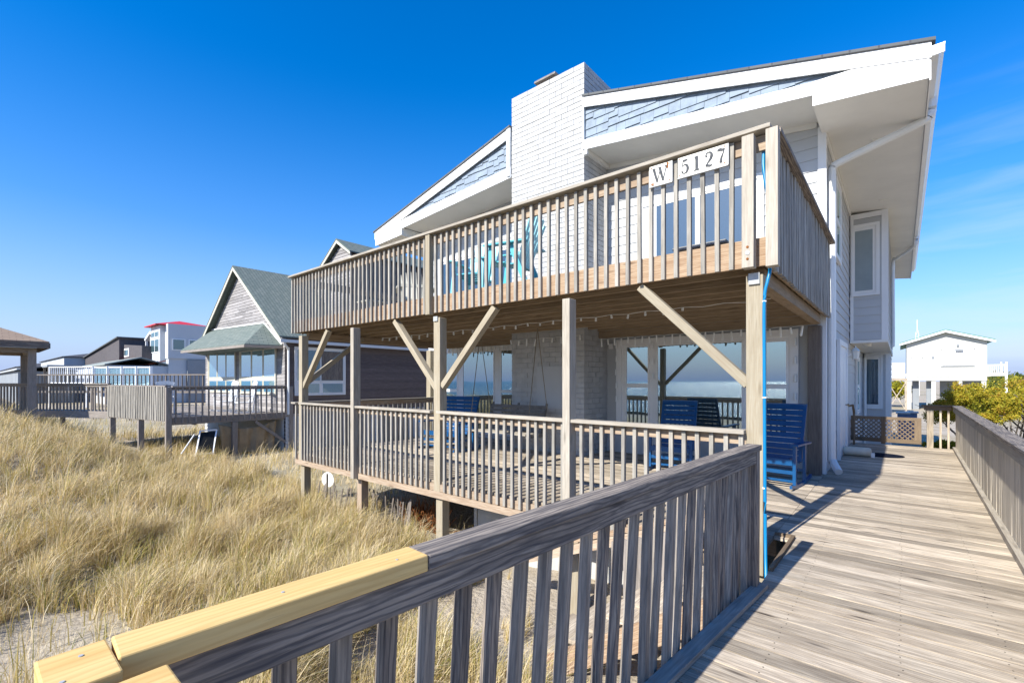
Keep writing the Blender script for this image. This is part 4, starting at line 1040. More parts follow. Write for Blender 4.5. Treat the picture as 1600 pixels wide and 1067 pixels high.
m = MB(); m.bar((-18.5, 7.1, .0), (-18.5, 8.3, -.95), .07, .1); m.build('brace', 'neigh_rail', nd)
# walkway leading to the gazebo
nw = thing('dune_walkway', 'raised dune walkway with an open slatted railing leading left to the gazebo', 'boardwalk', (-26, 3, .3))
qa, qb = Vector((-22.75, 3.62)), Vector((-25.75, 2.0)); qd = (qb - qa).normalized(); qn = Vector((qd.y, -qd.x)) * -1
if qn.x > 0: qn = -qn
m = MB()
for i in range(52):
    p = qa + qd * (i * .145); m.bar((p.x, p.y, .30), (p.x + qn.x * 1.4, p.y + qn.y * 1.4, .30), .138, .036)
m.build('decking', 'deck_pale', nw)
nrail(nw, qa, qa + qd * 7.4, 1.42, 1.05, .165, .045, .26)
m = MB()
for k_ in (0, 2.4, 4.8, 7.2):
    p = qa + qd * k_ + qn * .1; m.box(p.x - .07, p.x + .07, p.y - .07, p.y + .07, -1.4, .28)
m.build('post', 'neigh_rail', nw)
p = qa + qn * 1.3; q = p + qd * 1.6
m = MB(); m.bar((p.x, p.y, .45), (q.x, q.y, 1.25), .08, .12); m.build('stair_rail', 'old_dark', nw)
# gazebo
gx, gy, _ = at(50, 600, 17.0)
gzb = thing('gazebo', 'open wooden gazebo with a low brown hipped roof on thick posts at the left edge', 'gazebo', (gx, gy, 0))
c4 = [(gx, gy), (gx, gy - 3.1), (gx - 3.1, gy - 3.1), (gx - 3.1, gy)]
m = MB(); e = .42; c = [(gx + e, gy + e), (gx + e, gy - 3.1 - e), (gx - 3.1 - e, gy - 3.1 - e), (gx - 3.1 - e, gy + e)]; ap = (gx - 1.55, gy - 1.55, 3.75)
for i in range(4):
    a, b = c[i], c[(i + 1) % 4]; m.prism([(*a, 2.90), (*b, 2.90), ap], (0, 0, .05))
m.build('roof', 'roof_brown', gzb)
m = MB()
for i in range(4):
    a, b = c[i], c[(i + 1) % 4]; m.bar((*a, 2.80), (*b, 2.80), .05, .19)
m.build('fascia', 'rail_grey', gzb)
for x, y in c4:
    m = MB(); m.box(x - .11, x + .11, y - .11, y + .11, -1, 2.7); m.build('post', 'neigh_rail', gzb)
m = MB(); 
for i in range(4): a, b = c4[i], c4[(i + 1) % 4]; m.bar((*a, 2.62), (*b, 2.62), .12, .18)
m.build('beam', 'neigh_rail', gzb)

# white rockers on the neighbour deck
def wchair(label, loc, rz):
    o = thing('white_rocking_chair', label, 'rocking chair', loc, 'white rockers on the cottage deck'); L = Vector(loc)
    def part(nm, fn):
        m = MB(); fn(m); m.v = [tuple(Vector(v) + L) for v in m.v]; return m.build(nm, 'chair_white', o)
    part('seat', lambda m: m.box(-.26, .26, -.25, .25, .40, .43))
    def back(m):
        for i in range(5): m.bar((-.2 + .1 * i, .24, .42), (-.2 + .1 * i, .42, 1.12), .05, .015, up=(0, 1, 0))
        for x in (-.27, .27): m.bar((x, .24, .05), (x, .43, 1.18), .04, .04, up=(0, 1, 0))
        for i in range(6): a = -.27 + .09 * i; m.bar((a, .42, 1.12 + .07 * math.cos(a * 5)), (a + .09, .42, 1.12 + .07 * math.cos((a + .09) * 5)), .025, .13)
    part('backrest', back)
    for x in (-.31, .31):
        part('armrest', lambda m: m.box(x - .05, x + .05, -.32, .34, .64, .665)); part('leg', lambda m: m.box(x - .02, x + .02, -.27, -.22, .04, .64))
        part('rocker', lambda m: [m.bar((x, y_, .03 + .16 * y_ ** 2), (x, y_ + .1, .03 + .16 * (y_ + .1) ** 2), .03, .05) for y_ in [(-.42 + .1 * i) for i in range(9)]])
    o.rotation_euler = (0, 0, rz)
wchair('white rocking chair at the far left of the cottage deck, turned away', (-21.4, 5.0, FLZ), R(-100))
wchair('white rocking chair before the left window of the cottage', (-21.3, 7.0, FLZ), R(5))
wchair('white rocking chair before the right window of the cottage', (-19.6, 7.1, FLZ), R(-5))
# cloth hanging under the deck, folded chair
m = MB(); nx, nz = 24, 14; x0_, x1_ = 0, 1
P0 = Vector((-18.56, 5.9, -.02)); P1 = Vector((-18.56, 7.9, .0))
def cp(i, j):
    u, v = i / nx, j / nz; p = P0.lerp(P1, u); sag = .22 * math.sin(math.pi * u) * (1 - v) 
    sh = .12 * v * (u - .5)
    return (p.x + .05 * math.sin(u * 19 + v * 2) * (.3 + v) + .03 * math.sin(u * 41 + 2 * v), p.y - sh * 2, p.z - sag - 1.15 * v)
for i in range(nx):
    for j in range(nz): m.face([cp(i, j), cp(i + 1, j), cp(i + 1, j + 1), cp(i, j + 1)])
t_ = m.build('hanging_cloth', 'tarp_tan', smooth=True); tag(t_, 'tan cloth sagging under the cottage deck', 'cloth')
sl_ = t_.modifiers.new('solid', 'SOLIDIFY'); sl_.thickness = .004
fc = thing('folded_chair', 'folded white-framed beach chair leaning under the cottage deck', 'folding chair', (-18.3, 5.5, -.9))
m = MB()
for y in (5.05, 5.55): m.bar((-18.0, y, -1.0), (-18.4, y + .25, -.2), .04, .04)
m.bar((-18.4, 5.3, -.2), (-18.4, 5.8, -.2), .04, .04); m.bar((-18.0, 5.05, -.95), (-18.0, 5.55, -.95), .04, .04); m.bar((-18.2, 4.7, -.9), (-18.3, 5.1, -.3), .03, .03); m.build('frame', 'chair_white', fc)
m = MB(); m.prism([(-18.02, 5.1, -.9), (-18.02, 5.52, -.9), (-18.38, 5.76, -.25), (-18.38, 5.32, -.25)], (-.012, 0, 0)); m.build('fabric', 'black_mesh', fc)

# round white sign, snow fence, dead fern
sx, sy, sz = at(512, 749, 10.9)
sg = thing('round_sign', 'round white disc on a thin stake in the sand behind the porch corner post', 'sign', (sx, sy, -1.2))
m = MB(); m.lathe((sx, sy, sz), [(.175, 0), (.175, .012)], 24, axis='y', yaw=R(20)); m.build('disc', 'drop_white', sg)
m = MB(); m.box(sx - .012, sx + .012, sy - .03, sy - .006, -1.5, sz + .14); m.build('stake', 'old_dark', sg)
sfn = thing('snow_fence', 'leaning dark snow fence of thin pickets under the porch deck', 'fence', (-8, 6, -1.2))
m = MB(); P = [(-9.5, 4.85), (-8.8, 4.9), (-8.0, 5.05), (-7.2, 5.15), (-6.5, 5.0)]; acc = 0
for (a, b), (c_, d_) in zip(P, P[1:]):
    n = 9
    for i in range(n):
        t = i / n; x, y = a + (c_ - a) * t, b + (d_ - b) * t; l = random.uniform(.0, .2)
        m.bar((x, y, gz(x, y) - .1), (x + l, y + random.uniform(-.05, .1), gz(x, y) + random.uniform(.5, .62)), .035, .01, up=(0, 1, 0))
    for z in (.18, .42): m.tube([(a, b, gz(a, b) + z), (c_ + .05, d_, gz(c_, d_) + z)], .004, 4)
m.build('picket_run', 'old_dark', sfn)
def leaf_cloud(mb_v, mb_f, tint, c, r, n, size, tlo, thi, flat=1.0):
    for _ in range(n):
        u = random.random() ** .45; th = random.uniform(0, 2 * math.pi); ph = math.acos(random.uniform(-1, 1))
        p = Vector((c[0] + r[0] * u * math.sin(ph) * math.cos(th), c[1] + r[1] * u * math.sin(ph) * math.sin(th), c[2] + r[2] * u * math.cos(ph)))
        a = Vector((random.gauss(0, 1), random.gauss(0, 1), random.gauss(0.3, 1) * flat)).normalized(); b = a.cross(Vector((random.gauss(0, 1), random.gauss(0, 1), random.gauss(0, 1)))).normalized()
        s_ = size * random.uniform(.5, 1.3); i = len(mb_v)
        mb_v += [tuple(p - b * s_ * .22), tuple(p + a * s_ * .5 + b * s_ * .1), tuple(p + a * s_), tuple(p + a * s_ * .5 - b * s_ * .4)]
        mb_f.append((i, i + 1, i + 2, i + 3)); t = random.uniform(tlo, thi); tint += [t] * 4
def leaf_obj(name, v, f, tint, mat, parent=None):
    me = bpy.data.meshes.new(name); o = bpy.data.objects.new(name, me); COL.objects.link(o)
    base = Vector((0, 0, 0)) if parent is None else parent.location
    me.from_pydata([tuple(Vector(p) - base) for p in v], [], f); me.materials.append(MATS[mat])
    at_ = me.attributes.new('tint', 'FLOAT', 'POINT'); at_.data.foreach_set('value', tint)
    if parent: o.parent = parent
    return o
fb = thing('dead_fern', 'rust-brown dead bush lying by the snow fence under the porch', 'bush', (-7.0, 5.2, -1.2))
m = MB()
for i in range(420):
    a = random.uniform(0, 6.28); r_ = random.uniform(.1, .75); z0 = random.uniform(-.15, .3)
    x, y = -6.75 + r_ * math.cos(a) * 1.1, 5.35 + r_ * math.sin(a) * .4
    m.bar((x, y, -1.2 + z0), (x + random.uniform(-.2, .2), y + random.uniform(-.15, .15), -1.2 + z0 + random.uniform(.0, .35)), .012, .006, caps=False, mi=0 if x > -7.0 else 1)
m.build('stems', ['fern_rust', 'twig_grey'], fb)

# ================================================================== junipers right of the boardwalk
def juniper(name, label, c, R_, nl, ncl, bare=.5, group='junipers beyond the walkway', tl=(.3, .8), sz=.055):
    o = thing('juniper_bush', label, 'bush', (c[0], c[1], gz(c[0], c[1])), group)
    m = MB(); g0 = gz(c[0], c[1]); tips = []
    for i in range(ncl):
        a = random.uniform(0, 6.28); rr_ = math.sqrt(random.random()); x = c[0] + R_[0] * rr_ * math.cos(a); y = c[1] + R_[1] * rr_ * math.sin(a)
        zt = g0 + R_[2] * (random.uniform(.80, 1.0) - .16 * rr_ ** 2)
        p = [Vector((c[0] + (x - c[0]) * .12, c[1] + (y - c[1]) * .12, g0 - .1))]
        for k in range(1, 6):
            t = k / 5; q = Vector((c[0] + (x - c[0]) * (t ** .8), c[1] + (y - c[1]) * (t ** .8), g0 + (zt - g0) * t ** 1.2)) + Vector([random.gauss(0, .06 * R_[0]) for _ in range(3)]) * (k < 5); p.append(q)
        m.tube(p, .045, 5, r1=.012, caps=False); tips.append(p[-1])
        for k in range(7):
            b = p[random.randint(1, 5)]; e_ = b + Vector((random.gauss(0, .3), random.gauss(0, .3), random.gauss(.12, .22))) * R_[0] * .45; m.tube([b, (b + e_) / 2 + Vector((0, 0, .05)), e_], .012, 4, r1=.004, caps=False)
    m.build('branches', 'twig_grey', o)
    V, Fc, T = [], [], []
    for t in tips:
        s = random.uniform(.17, .30) * min(R_[0], 1.6)
        leaf_cloud(V, Fc, T, t, (s * 1.2, s * 1.2, s * .55), nl, sz, *(tl if random.random() > .25 else (tl[0] - .3, tl[1] - .3)), 1.5)
        for _ in range(3):
            q = t + Vector((random.gauss(0, s), random.gauss(0, s), random.uniform(0, s * .6))); lo = random.uniform(0, .2); leaf_cloud(V, Fc, T, q, (s * .5, s * .5, s * .3), nl // 4, sz, tl[0] + lo, tl[1] + lo, 1.5)
    leaf_obj('foliage', V, Fc, T, 'juniper_leaf', o); return o
juniper('a', 'yellow-green juniper spreading over grey bare branches right behind the gate', (2.55, 18.2), (1.75, 2.0, 2.6), 1100, 44)
juniper('b', 'yellow-green juniper at the right edge of the view beyond the walkway rail', (4.7, 18.6), (1.4, 1.8, 2.1), 1400, 20)
juniper('c', 'low scrubby green bush behind the short end railing', (1.0, 16.4), (.5, .5, 1.2), 300, 12, sz=.07, tl=(.1, .6))
juniper('d', 'rounded juniper in front of the white stilt house, behind the nearer junipers', (5.2, 26.5), (2.2, 2.0, 2.9), 800, 16)
m = MB()
for i in range(520):
    x, y = random.uniform(1.6, 5.5), random.uniform(13.5, 17.5); z = gz(x, y); a = random.uniform(0, 6.28); l = random.uniform(.3, .9)
    m.tube([(x, y, z), (x + l * .5 * math.cos(a), y + l * .5 * math.sin(a), z + random.uniform(.1, .45)), (x + l * math.cos(a), y + l * math.sin(a), z + random.uniform(.05, .7))], .009, 4, r1=.003, caps=False)
o = m.build('dead_brush', 'twig_grey'); o['kind'] = 'stuff'; tag(o, 'tangle of grey dead twigs under the junipers', 'brush')

# ================================================================== houses farther off
def simple_house(name, label, X0, X1, Y0, Y1, z0, z1, wall, roofpts=None, roofmat='roof_dark', wins=(), gl='glass_far', frame='white_trim', roofkind='gable', ridge=None, ov=.3, group=None, extra=None):
    o = thing(name, label, 'house', ((X0 + X1) / 2, (Y0 + Y1) / 2, z0), group)
    m = MB(); m.box(X0, X1, Y0, Y1, z0, z1, axis='z')
    zr = ridge or z1
    if roofkind == 'gable':      # gable faces -Y
        m.prism([(X0, Y0 + .01, z1 - .01), (X1, Y0 + .01, z1 - .01), ((X0 + X1) / 2, Y0 + .01, zr)], (0, Y1 - Y0 - .02, 0))
    if roofkind == 'shed':
        m.prism([(X0, Y0 + .01, z1 - .01), (X1, Y0 + .01, z1 - .01), (X1, Y0 + .01, zr)], (0, Y1 - Y0 - .02, 0))
    m.build('wall', wall, o)
    m = MB(); ya, yb = Y0 - ov, Y1 + ov
    if roofkind == 'gable':
        xm = (X0 + X1) / 2; s = (zr - z1) / (X1 - xm)
        m.prism([(xm, ya, zr + .05), (X1 + ov, ya, z1 - s * ov + .05), (X1 + ov, yb, z1 - s * ov + .05), (xm, yb, zr + .05)], (0, 0, .12))
        m.prism([(xm, ya, zr + .05), (X0 - ov, ya, z1 - s * ov + .05), (X0 - ov, yb, z1 - s * ov + .05), (xm, yb, zr + .05)], (0, 0, .12))
    elif roofkind == 'side':     # ridge runs along X
        ym = (Y0 + Y1) / 2
        m.prism([(X0 - ov, ya, z1), (X1 + ov, ya, z1), (X1 + ov, ym, zr), (X0 - ov, ym, zr)], (0, 0, .12)); m.prism([(X0 - ov, yb, z1), (X1 + ov, yb, z1), (X1 + ov, ym, zr), (X0 - ov, ym, zr)], (0, 0, .12))
    elif roofkind == 'shed':
        s = (zr - z1) / (X1 - X0); m.prism([(X0 - ov, ya, z1 - s * ov), (X1 + ov, ya, zr + s * ov), (X1 + ov, yb, zr + s * ov), (X0 - ov, yb, z1 - s * ov)], (0, 0, .16))
    elif roofkind == 'hip':
        xm, ym = (X0 + X1) / 2, (Y0 + Y1) / 2; q = min(X1 - X0, Y1 - Y0) / 2; a = [(X0 - ov, ya), (X1 + ov, ya), (X1 + ov, yb), (X0 - ov, yb)]
        rr_ = [(X0 + q, ym, zr), (X1 - q, ym, zr)] if X1 - X0 > Y1 - Y0 else [(xm, Y0 + q, zr), (xm, Y1 - q, zr)]
        if X1 - X0 > Y1 - Y0: F_ = [[(*a[0], z1), (*a[1], z1), rr_[1], rr_[0]], [(*a[1], z1), (*a[2], z1), rr_[1]], [(*a[2], z1), (*a[3], z1), rr_[0], rr_[1]], [(*a[3], z1), (*a[0], z1), rr_[0]]]
        else: F_ = [[(*a[0], z1), (*a[1], z1), rr_[0]], [(*a[1], z1), (*a[2], z1), rr_[1], rr_[0]], [(*a[2], z1), (*a[3], z1), rr_[1]], [(*a[3], z1), (*a[0], z1), rr_[0], rr_[1]]]
        for f in F_: m.prism(f, (0, 0, .12))
    m.build('roof', roofmat, o)
    for w in wins:
        ax, c, a, b, p, q = w[:6]; sgn = -1 if ax == 'y' else 1
        fw = MB(); aslab(fw, ax, c, sgn, a, b, p, q, 0, .06); f_ = fw.build('window', frame, o)
        t = .1; nn = w[6] if len(w) > 6 else 1
        for i in range(nn):
            g_ = MB(); u0 = a + t + i * (b - a - t) / nn; u1 = a + (i + 1) * (b - a - t) / nn; aslab(g_, ax, c, sgn, u0, u1, p + t, q - t, .055, .075); g_.build('pane', gl, f_)
    return o
def px_x(px, Y):    # X at depth plane Y for a photo column
    r = ray(px, 0); return r[0] * Y / r[1]
def z_at(px, py, Y):
    r = ray(px, py); return CH + r[2] * Y / r[1]
# white stilt house on the right
rx0, rx1 = .45, 6.05; RYY = 61.0
rh = simple_house('stilt_house', 'cream gable-fronted house raised on white stilts beyond the junipers', .45, 6.1, 61, 72, 2.15, 5.35, 'house_cream', ridge=6.3, roofmat='green_trim', ov=.5)
m = MB(); s = (6.3 - 5.35) / 2.82
for sg_ in (-1, 1): m.prism([(3.27, 60.45, 6.37), (3.27 + sg_ * 3.35, 60.45, 5.24), (3.27 + sg_ * 3.35, 60.45, 5.05), (3.27, 60.45, 6.17)], (0, .05, 0))
m.box(.3, 6.3, 60.9, 72, 1.95, 2.2); m.build('rake_board', 'white_trim', rh)
for x in (.65, 2.45, 4.3, 5.9):
    for y in (61.2, 66): 
        m = MB(); m.box(x - .16, x + .16, y - .16, y + .16, -1.6, 1.95); m.build('stilt', 'house_cream', rh)
m = MB(); m.box(.9, 1.4, 62, 62.4, -1.5, 1.7); m.box(1.95, 2.3, 62, 62.4, -1.5, 1.7); m.box(3.0, 5.8, 63, 63.3, -1.5, 1.7); m.build('lattice_panel', 'house_grey', rh)
m = MB(); m.box(.4, 6.1, 60.97, 61.3, 1.55, 1.95); m.build('stilt_beam', 'house_cream', rh)
for a, b, p, q in ((3.05, 5.25, 3.0, 4.55), (.85, 1.6, 3.0, 3.85)):
    m = MB(); m.box(a, b, 60.93, 60.99, p, q); m.box(a - .06, b + .06, 60.86, 60.99, q, q + .06); m.build('shutter', 'white_trim', rh)
m = MB(); m.box(2.95, 5.35, 60.94, 60.99, 2.88, 2.93); m.box(3.97, 4.5, 60.7, 60.95, 4.35, 4.53); m.build('shutter_arm', 'house_grey', rh)
for x, z in ((4.15, 4.92), (2.4, 3.82)): 
    m = MB(); m.box(x - .09, x + .09, 60.85, 60.99, z - .1, z + .1); m.build('vent', 'house_grey', rh)
m = MB(); m.box(1.9, 2.7, 60.95, 60.99, 3.3, 3.65); m.build('name_board', 'gutter_white', rh)
m = MB(); m.box(6.1, 7.35, 61, 63.5, 2.0, 2.15); m.box(6.1, 7.35, 61, 61.06, 2.95, 3.03); m.box(6.1, 7.35, 61, 61.06, 2.2, 2.27)
for i in range(9): m.box(6.15 + i * .13, 6.2 + i * .13, 61.01, 61.05, 2.27, 2.95)
m.box(7.25, 7.4, 60.95, 61.1, -1.5, 3.25); m.box(6.95, 7.05, 60.95, 61.1, 2.1, 3.25); m.build('side_deck', 'white_trim', rh)
o = thing('antenna_mast', 'thin pale lattice mast rising behind the stilt house', 'mast', (*at(1433, 600, 90)[:2], -1.3))
ax_, ay_, _ = at(1433, 600, 90); m = MB()
for dx in (-.35, .35): m.bar((ax_ + dx, ay_, -1.3), (ax_ + dx * .6, ay_, 11.0), .07, .07, up=(0, 1, 0))
for i in range(12): m.bar((ax_ - .33 + .01 * i, ay_, i * .95), (ax_ + .33 - .01 * i, ay_, i * .95 + .9), .04, .04, up=(0, 1, 0))
m.bar((ax_, ay_, 11), (ax_, ay_, 13.4), .08, .08, up=(0, 1, 0)); m.build('frame', 'gutter_white', o)
# wooden platform with cross bracing, far right of the house
px_, py_, _ = at(1400, 600, 40)
o = thing('braced_platform', 'raised wooden platform with crossed braces beside the stilt house', 'platform', (px_, py_, -1.3))
m = MB(); m.box(px_ - 2, px_ + .75, py_, py_ + 2.5, 1.55, 1.75)
for x in (px_ - 2, px_ - .55, px_ + .65): m.box(x - .08, x + .08, py_, py_ + .16, -1.5, 1.55)
m.bar((px_ - .5, py_ - .03, 1.3), (px_ + .6, py_ - .03, -.9), .06, .14, up=(0, 1, 0)); m.bar((px_ + .6, py_ - .08, 1.3), (px_ - .5, py_ - .08, -.9), .06, .14, up=(0, 1, 0)); m.build('frame', 'deck_pale', o)
m = MB(); m.box(px_ - 2, px_ + .6, py_ + .3, py_ + 2, 1.76, 3.1); m.build('hut', 'house_white', o)
# recycling bins by the gate
for i, (px, lb) in enumerate(((1411, 'blue-grey lidded bin behind the lattice gate, the left one'), (1424, 'blue-grey lidded bin behind the lattice gate, next to the railing post'))):
    x, y, _ = at(px, 640, 21 + i * .4); o = thing('wheeled_bin', lb, 'bin', (x, y, gz(x, y)), 'bins behind the gate'); g0 = gz(x, y)
    m = MB(); m.prism([(x - .2, y - .22, g0), (x + .2, y - .22, g0), (x + .2, y + .22, g0), (x - .2, y + .22, g0)], (0, 0, 1.35)); m.build('body', 'bin_blue', o)
    m = MB(); m.box(x - .25, x + .25, y - .28, y + .25, g0 + 1.352, g0 + 1.42); m.build('lid', 'metal_grey', o)
    for dx in (-.2, .2):
        m = MB(); m.lathe((x + dx - .02, y + .2, g0 + .09), [(.09, 0), (.09, .04)], 12, axis='x'); m.build('wheel', 'black_mesh', o)
# shed at the right edge
x, y, _ = at(1612, 600, 60); simple_house('grey_shed', 'small grey shed with brown roof at the far right edge', x - 1.1, x + 4, y, y + 4, -1.3, 1.4, 'house_grey', ridge=1.9, roofmat='roof_rust', ov=.2)

# ------------------------------------------------------------------ far left houses
def fx(px, d): return at(px, 600, d)[0], at(px, 600, d)[1]
Yh = 0
# tall white house with red hip roof (front plane turned like ours)
D = 58
cx, cy = fx(250, D)
th = thing('tall_white_house', 'tall white house with a red hipped tower roof and arched windows in the distance', 'house', (cx, cy, -1))
def P3(px, py, d): return at(px, py, d)
def zz(py, d): return CH - (py - HY) / FPX * d
x0 = px_x(238, cy); 
m = MB()
xa, xb, xc = px_x(236, cy), px_x(250, cy), px_x(292, cy + 6)
m.box(xa, xb, cy, cy + 7, -1.2, zz(508, D), axis='z'); m.build('tower', 'house_white', th)
m = MB(); xr = xb; m.box(xa - 6.0, xa - .0, cy + 2.0, cy + 9, -1.2, zz(520, D)); m.box(xb + .0, xb + 1.4, cy + .5, cy + 12, zz(560, D), zz(506, D)); m.box(xb - .2, xb + 1.2, cy + .6, cy + 12, -1.2, zz(560, D)); m.build('wing', 'house_white', th)
m = MB(); ap = ((xa + xb) / 2, cy + 2.6, zz(498, D)); q = [(xa - .6, cy - .6), (xb + .6, cy - .6), (xb + .6, cy + 6.5), (xa - .6, cy + 6.5)]
for i in range(4): m.prism([(*q[i], zz(508, D)), (*q[(i + 1) % 4], zz(508, D)), ap], (0, 0, .12))
m.build('red_roof', 'roof_red', th)
def fwin(parent, axis, c, sgn, a, b, p, q, n=1, gl='glass_far', arch=False):
    m = MB(); aslab(m, axis, c, sgn, a, b, p, q, 0, .08); f_ = m.build('window', 'white_trim', parent)
    for i in range(n):
        m = MB(); w = (b - a) / n; aslab(m, axis, c, sgn, a + w * i + .12, a + w * (i + 1) - .12, p + .1, q - .12, .075, .1); m.build('pane', gl, f_)
zt = lambda py: zz(py, D)
fwin(th, 'y', cy, -1, xa + .25, xb - .25, zt(550), zt(528), 2); fwin(th, 'y', cy, -1, xa + .4, xb - .4, zt(526), zt(516), 2); fwin(th, 'y', cy, -1, xa + .25, xb - .25, zt(588), zt(562), 2)
X1_ = xb + 1.4
for i in range(4): fwin(th, 'x', X1_, 1, cy + .9 + i * 1.75, cy + 2.3 + i * 1.75, zt(547), zt(529), 1)
m = MB(); m.box(xb + 1.2, xb + 1.6, cy + 2.5, cy + 12, -1.2, zt(562)); m.build('lower_wall', 'house_grey', th)
m = MB(); px0 = xa - 3.0; m.prism([(px0 - 2.4, cy + .4, zt(523)), (px0 + .4, cy + .4, zt(511)), (xa - .1, cy + .4, zt(520)), (xa - .1, cy + .4, zt(523)), (px0 + .4, cy + .4, zt(515)), (px0 - 2.2, cy + .4, zt(526))], (0, 2, 0))
for x in (px0 - 2.2, px0 + .3, xa - .3): m.box(x - .12, x + .12, cy + .5, cy + .74, -1.2, zt(520))
m.box(px0 - 2.3, xa, cy + .4, cy + 3, zt(562), zt(557)); m.box(px0 - 2.3, xa, cy + .4, cy + .5, zt(550), zt(548.5))
for i in range(16): m.box(px0 - 2.2 + i * .33, px0 - 2.12 + i * .33, cy + .42, cy + .48, zt(557), zt(549))
m.build('porch', 'white_trim', th)
o = MB(); o.prism([(xb + 1.8, cy + 7, zt(507)), (xb + 1.8, cy + 16, zt(503)), (xb + 1.8, cy + 16, zt(521)), (xb + 1.8, cy + 7, zt(519))], (-5, 0, 0)); o.build('rear_wing', 'house_grey', th)
# dark shingled house with big shed roof
D = 76; x, y = fx(150, D)
def sh(px0, px1, D, zts, kind, wall, rf, name, label, ridge=None, depth=9, wins=(), base=-1.5, ov=.3):
    x, y = fx((px0 + px1) / 2, D); a, b = px_x(px0, y), px_x(px1, y)
    if a > b: a, b = b, a
    return simple_house(name, label, a, b, y, y + depth, base, CH - (zts - HY) / FPX * D, wall, roofkind=kind, ridge=None if ridge is None else CH - (ridge - HY) / FPX * D, roofmat=rf, ov=ov, wins=wins), a, b, y
o, a, b, y = sh(120, 186, 76, 562, 'shed', 'wall_shingle', 'roof_slate', 'dark_shingle_house', 'dark shingled house with a long rising shed roof in the distance', 537, 10)
m = MB(); c_ = px_x(214, y); m.prism([(b + .35, y + .5, CH + (HY - 546) / FPX * D), (c_, y + .5, CH + (HY - 552) / FPX * D), (c_, y + .5, -1.5), (b + .35, y + .5, -1.5)], (0, 8, 0)); m.build('wing', 'wall_shingle', o)
m = MB(); m.box(b + .8, b + 3.6, y + .42, y + .5, CH + (HY - 563) / FPX * 76, CH + (HY - 552) / FPX * 76); w_ = m.build('window', 'white_trim', o)
m = MB(); m.box(b + 1.2, b + 3.2, y + .36, y + .43, CH + (HY - 561) / FPX * 76, CH + (HY - 554) / FPX * 76); m.build('pane', 'glass_far', w_)
m = MB(); m.box(a - 5, a, y + 1, y + 8, 1.2, CH + (HY - 550) / FPX * 76); 
m.build('side_porch', 'wall_shingle', o)
sh(64, 100, 92, 562, 'hip', 'house_white', 'roof_dark', 'white_hip_house', 'white distant house with a dark hipped roof left of the shingled house', 552, 12)
sh(118, 168, 60, 573, 'side', 'house_white', 'roof_grey_green', 'low_cottage', 'low white cottage with a grey-green roof before the dark shingled house', 562, 6)
sh(160, 196, 66, 568, 'side', 'house_white', 'roof_rust', 'red_roof_cottage', 'low white cottage with a faded red roof, the one farther left', 557, 7)
sh(193, 236, 62, 572, 'side', 'house_white', 'roof_rust', 'red_roof_cottage', 'low white cottage with a faded red roof beside the tall white house', 559, 7)
sh(0, 26, 120, 577, 'hip', 'house_white', 'roof_dark', 'distant_house', 'tiny pale house on the horizon at the left edge', 568, 12)
sh(26, 40, 130, 579, 'hip', 'house_white', 'roof_grey_green', 'distant_house', 'tiny white house on the horizon just left of the gazebo post', 572, 12)
sh(-10, 28, 70, 583, 'side', 'house_grey', 'roof_slate', 'long_low_shed', 'long low grey-roofed shed left of the gazebo post', 577, 5)
# picnic canopy seen beside the gazebo post
x, y = fx(70, 55); o = thing('beach_canopy', 'small flat-roofed wooden canopy beyond the gazebo post', 'canopy', (x, y, 0))
m = MB(); m.box(x - 3, x + 2.3, y, y + 3, 3.15, 3.4); m.build('roof', 'house_grey', o)
for dx in (-2.6, 1.6, 2.1):
    m = MB(); m.box(x + dx, x + dx + .2, y + .1, y + .3, -1, 3.15); m.build('post', 'old_dark', o)
# long far railing and white fences
def farrail(px0, px1, D, ztop, zbot, name, label, mat, step=.35, th_=.06):
    a = Vector(at(px0, 600, D)[:2]); b = Vector(at(px1, 600, D * .97)[:2]); o = thing(name, label, 'fence', (a.x, a.y, 0)); L = (b - a).length; n = int(L / step)
    m = MB(); m.bar((a.x, a.y, ztop), (b.x, b.y, ztop), .12, .09); m.bar((a.x, a.y, zbot), (b.x, b.y, zbot), .1, .14)
    m.build('rail', mat, o); m = MB()
    for i in range(n + 1):
        p = a + (b - a) * i / n; w = th_ * (3.2 if i % 9 == 0 else 1); m.box(p.x - w / 2, p.x + w / 2, p.y - .03, p.y + .03, -1.3 if i % 9 == 0 else zbot, ztop)
    m.build('pickets', mat, o)
farrail(35, 330, 33, 1.95, .75, 'boardwalk_railing', 'long dark railing of a distant boardwalk running across the dunes', 'old_dark', .3, .05)
farrail(77, 145, 48, 2.95, 1.3, 'picket_fence', 'white picket fence before the low cottages', 'chair_white', .28, .12)
x0, y0 = fx(146, 50); x1, y1 = fx(236, 50); o = thing('glass_windbreak', 'pale blue glass windbreak between white posts before the red-roofed cottages', 'screen', (x0, y0, 0))
m = MB(); n = 4
for i in range(n + 1):
    px = x0 + (x1 - x0) * i / n; py = y0 + (y1 - y0) * i / n; m.box(px - .12, px + .12, py - .12, py + .12, -1, 3.1)
m.bar((x0, y0, 3.0), (x1, y1, 3.0), .12, .12); m.build('post', 'chair_white', o)
m = MB(); m.bar((x0, y0 + .05, 1.9), (x1, y1 + .05, 1.9), .03, 2.0); m.build('glass_panel', 'glass_aqua', o)
m = MB(); m.bar((x0, y0 + .6, .5), (x1, y1 + .6, .5), .1, 1.4); m.build('low_wall', 'bin_blue', o)
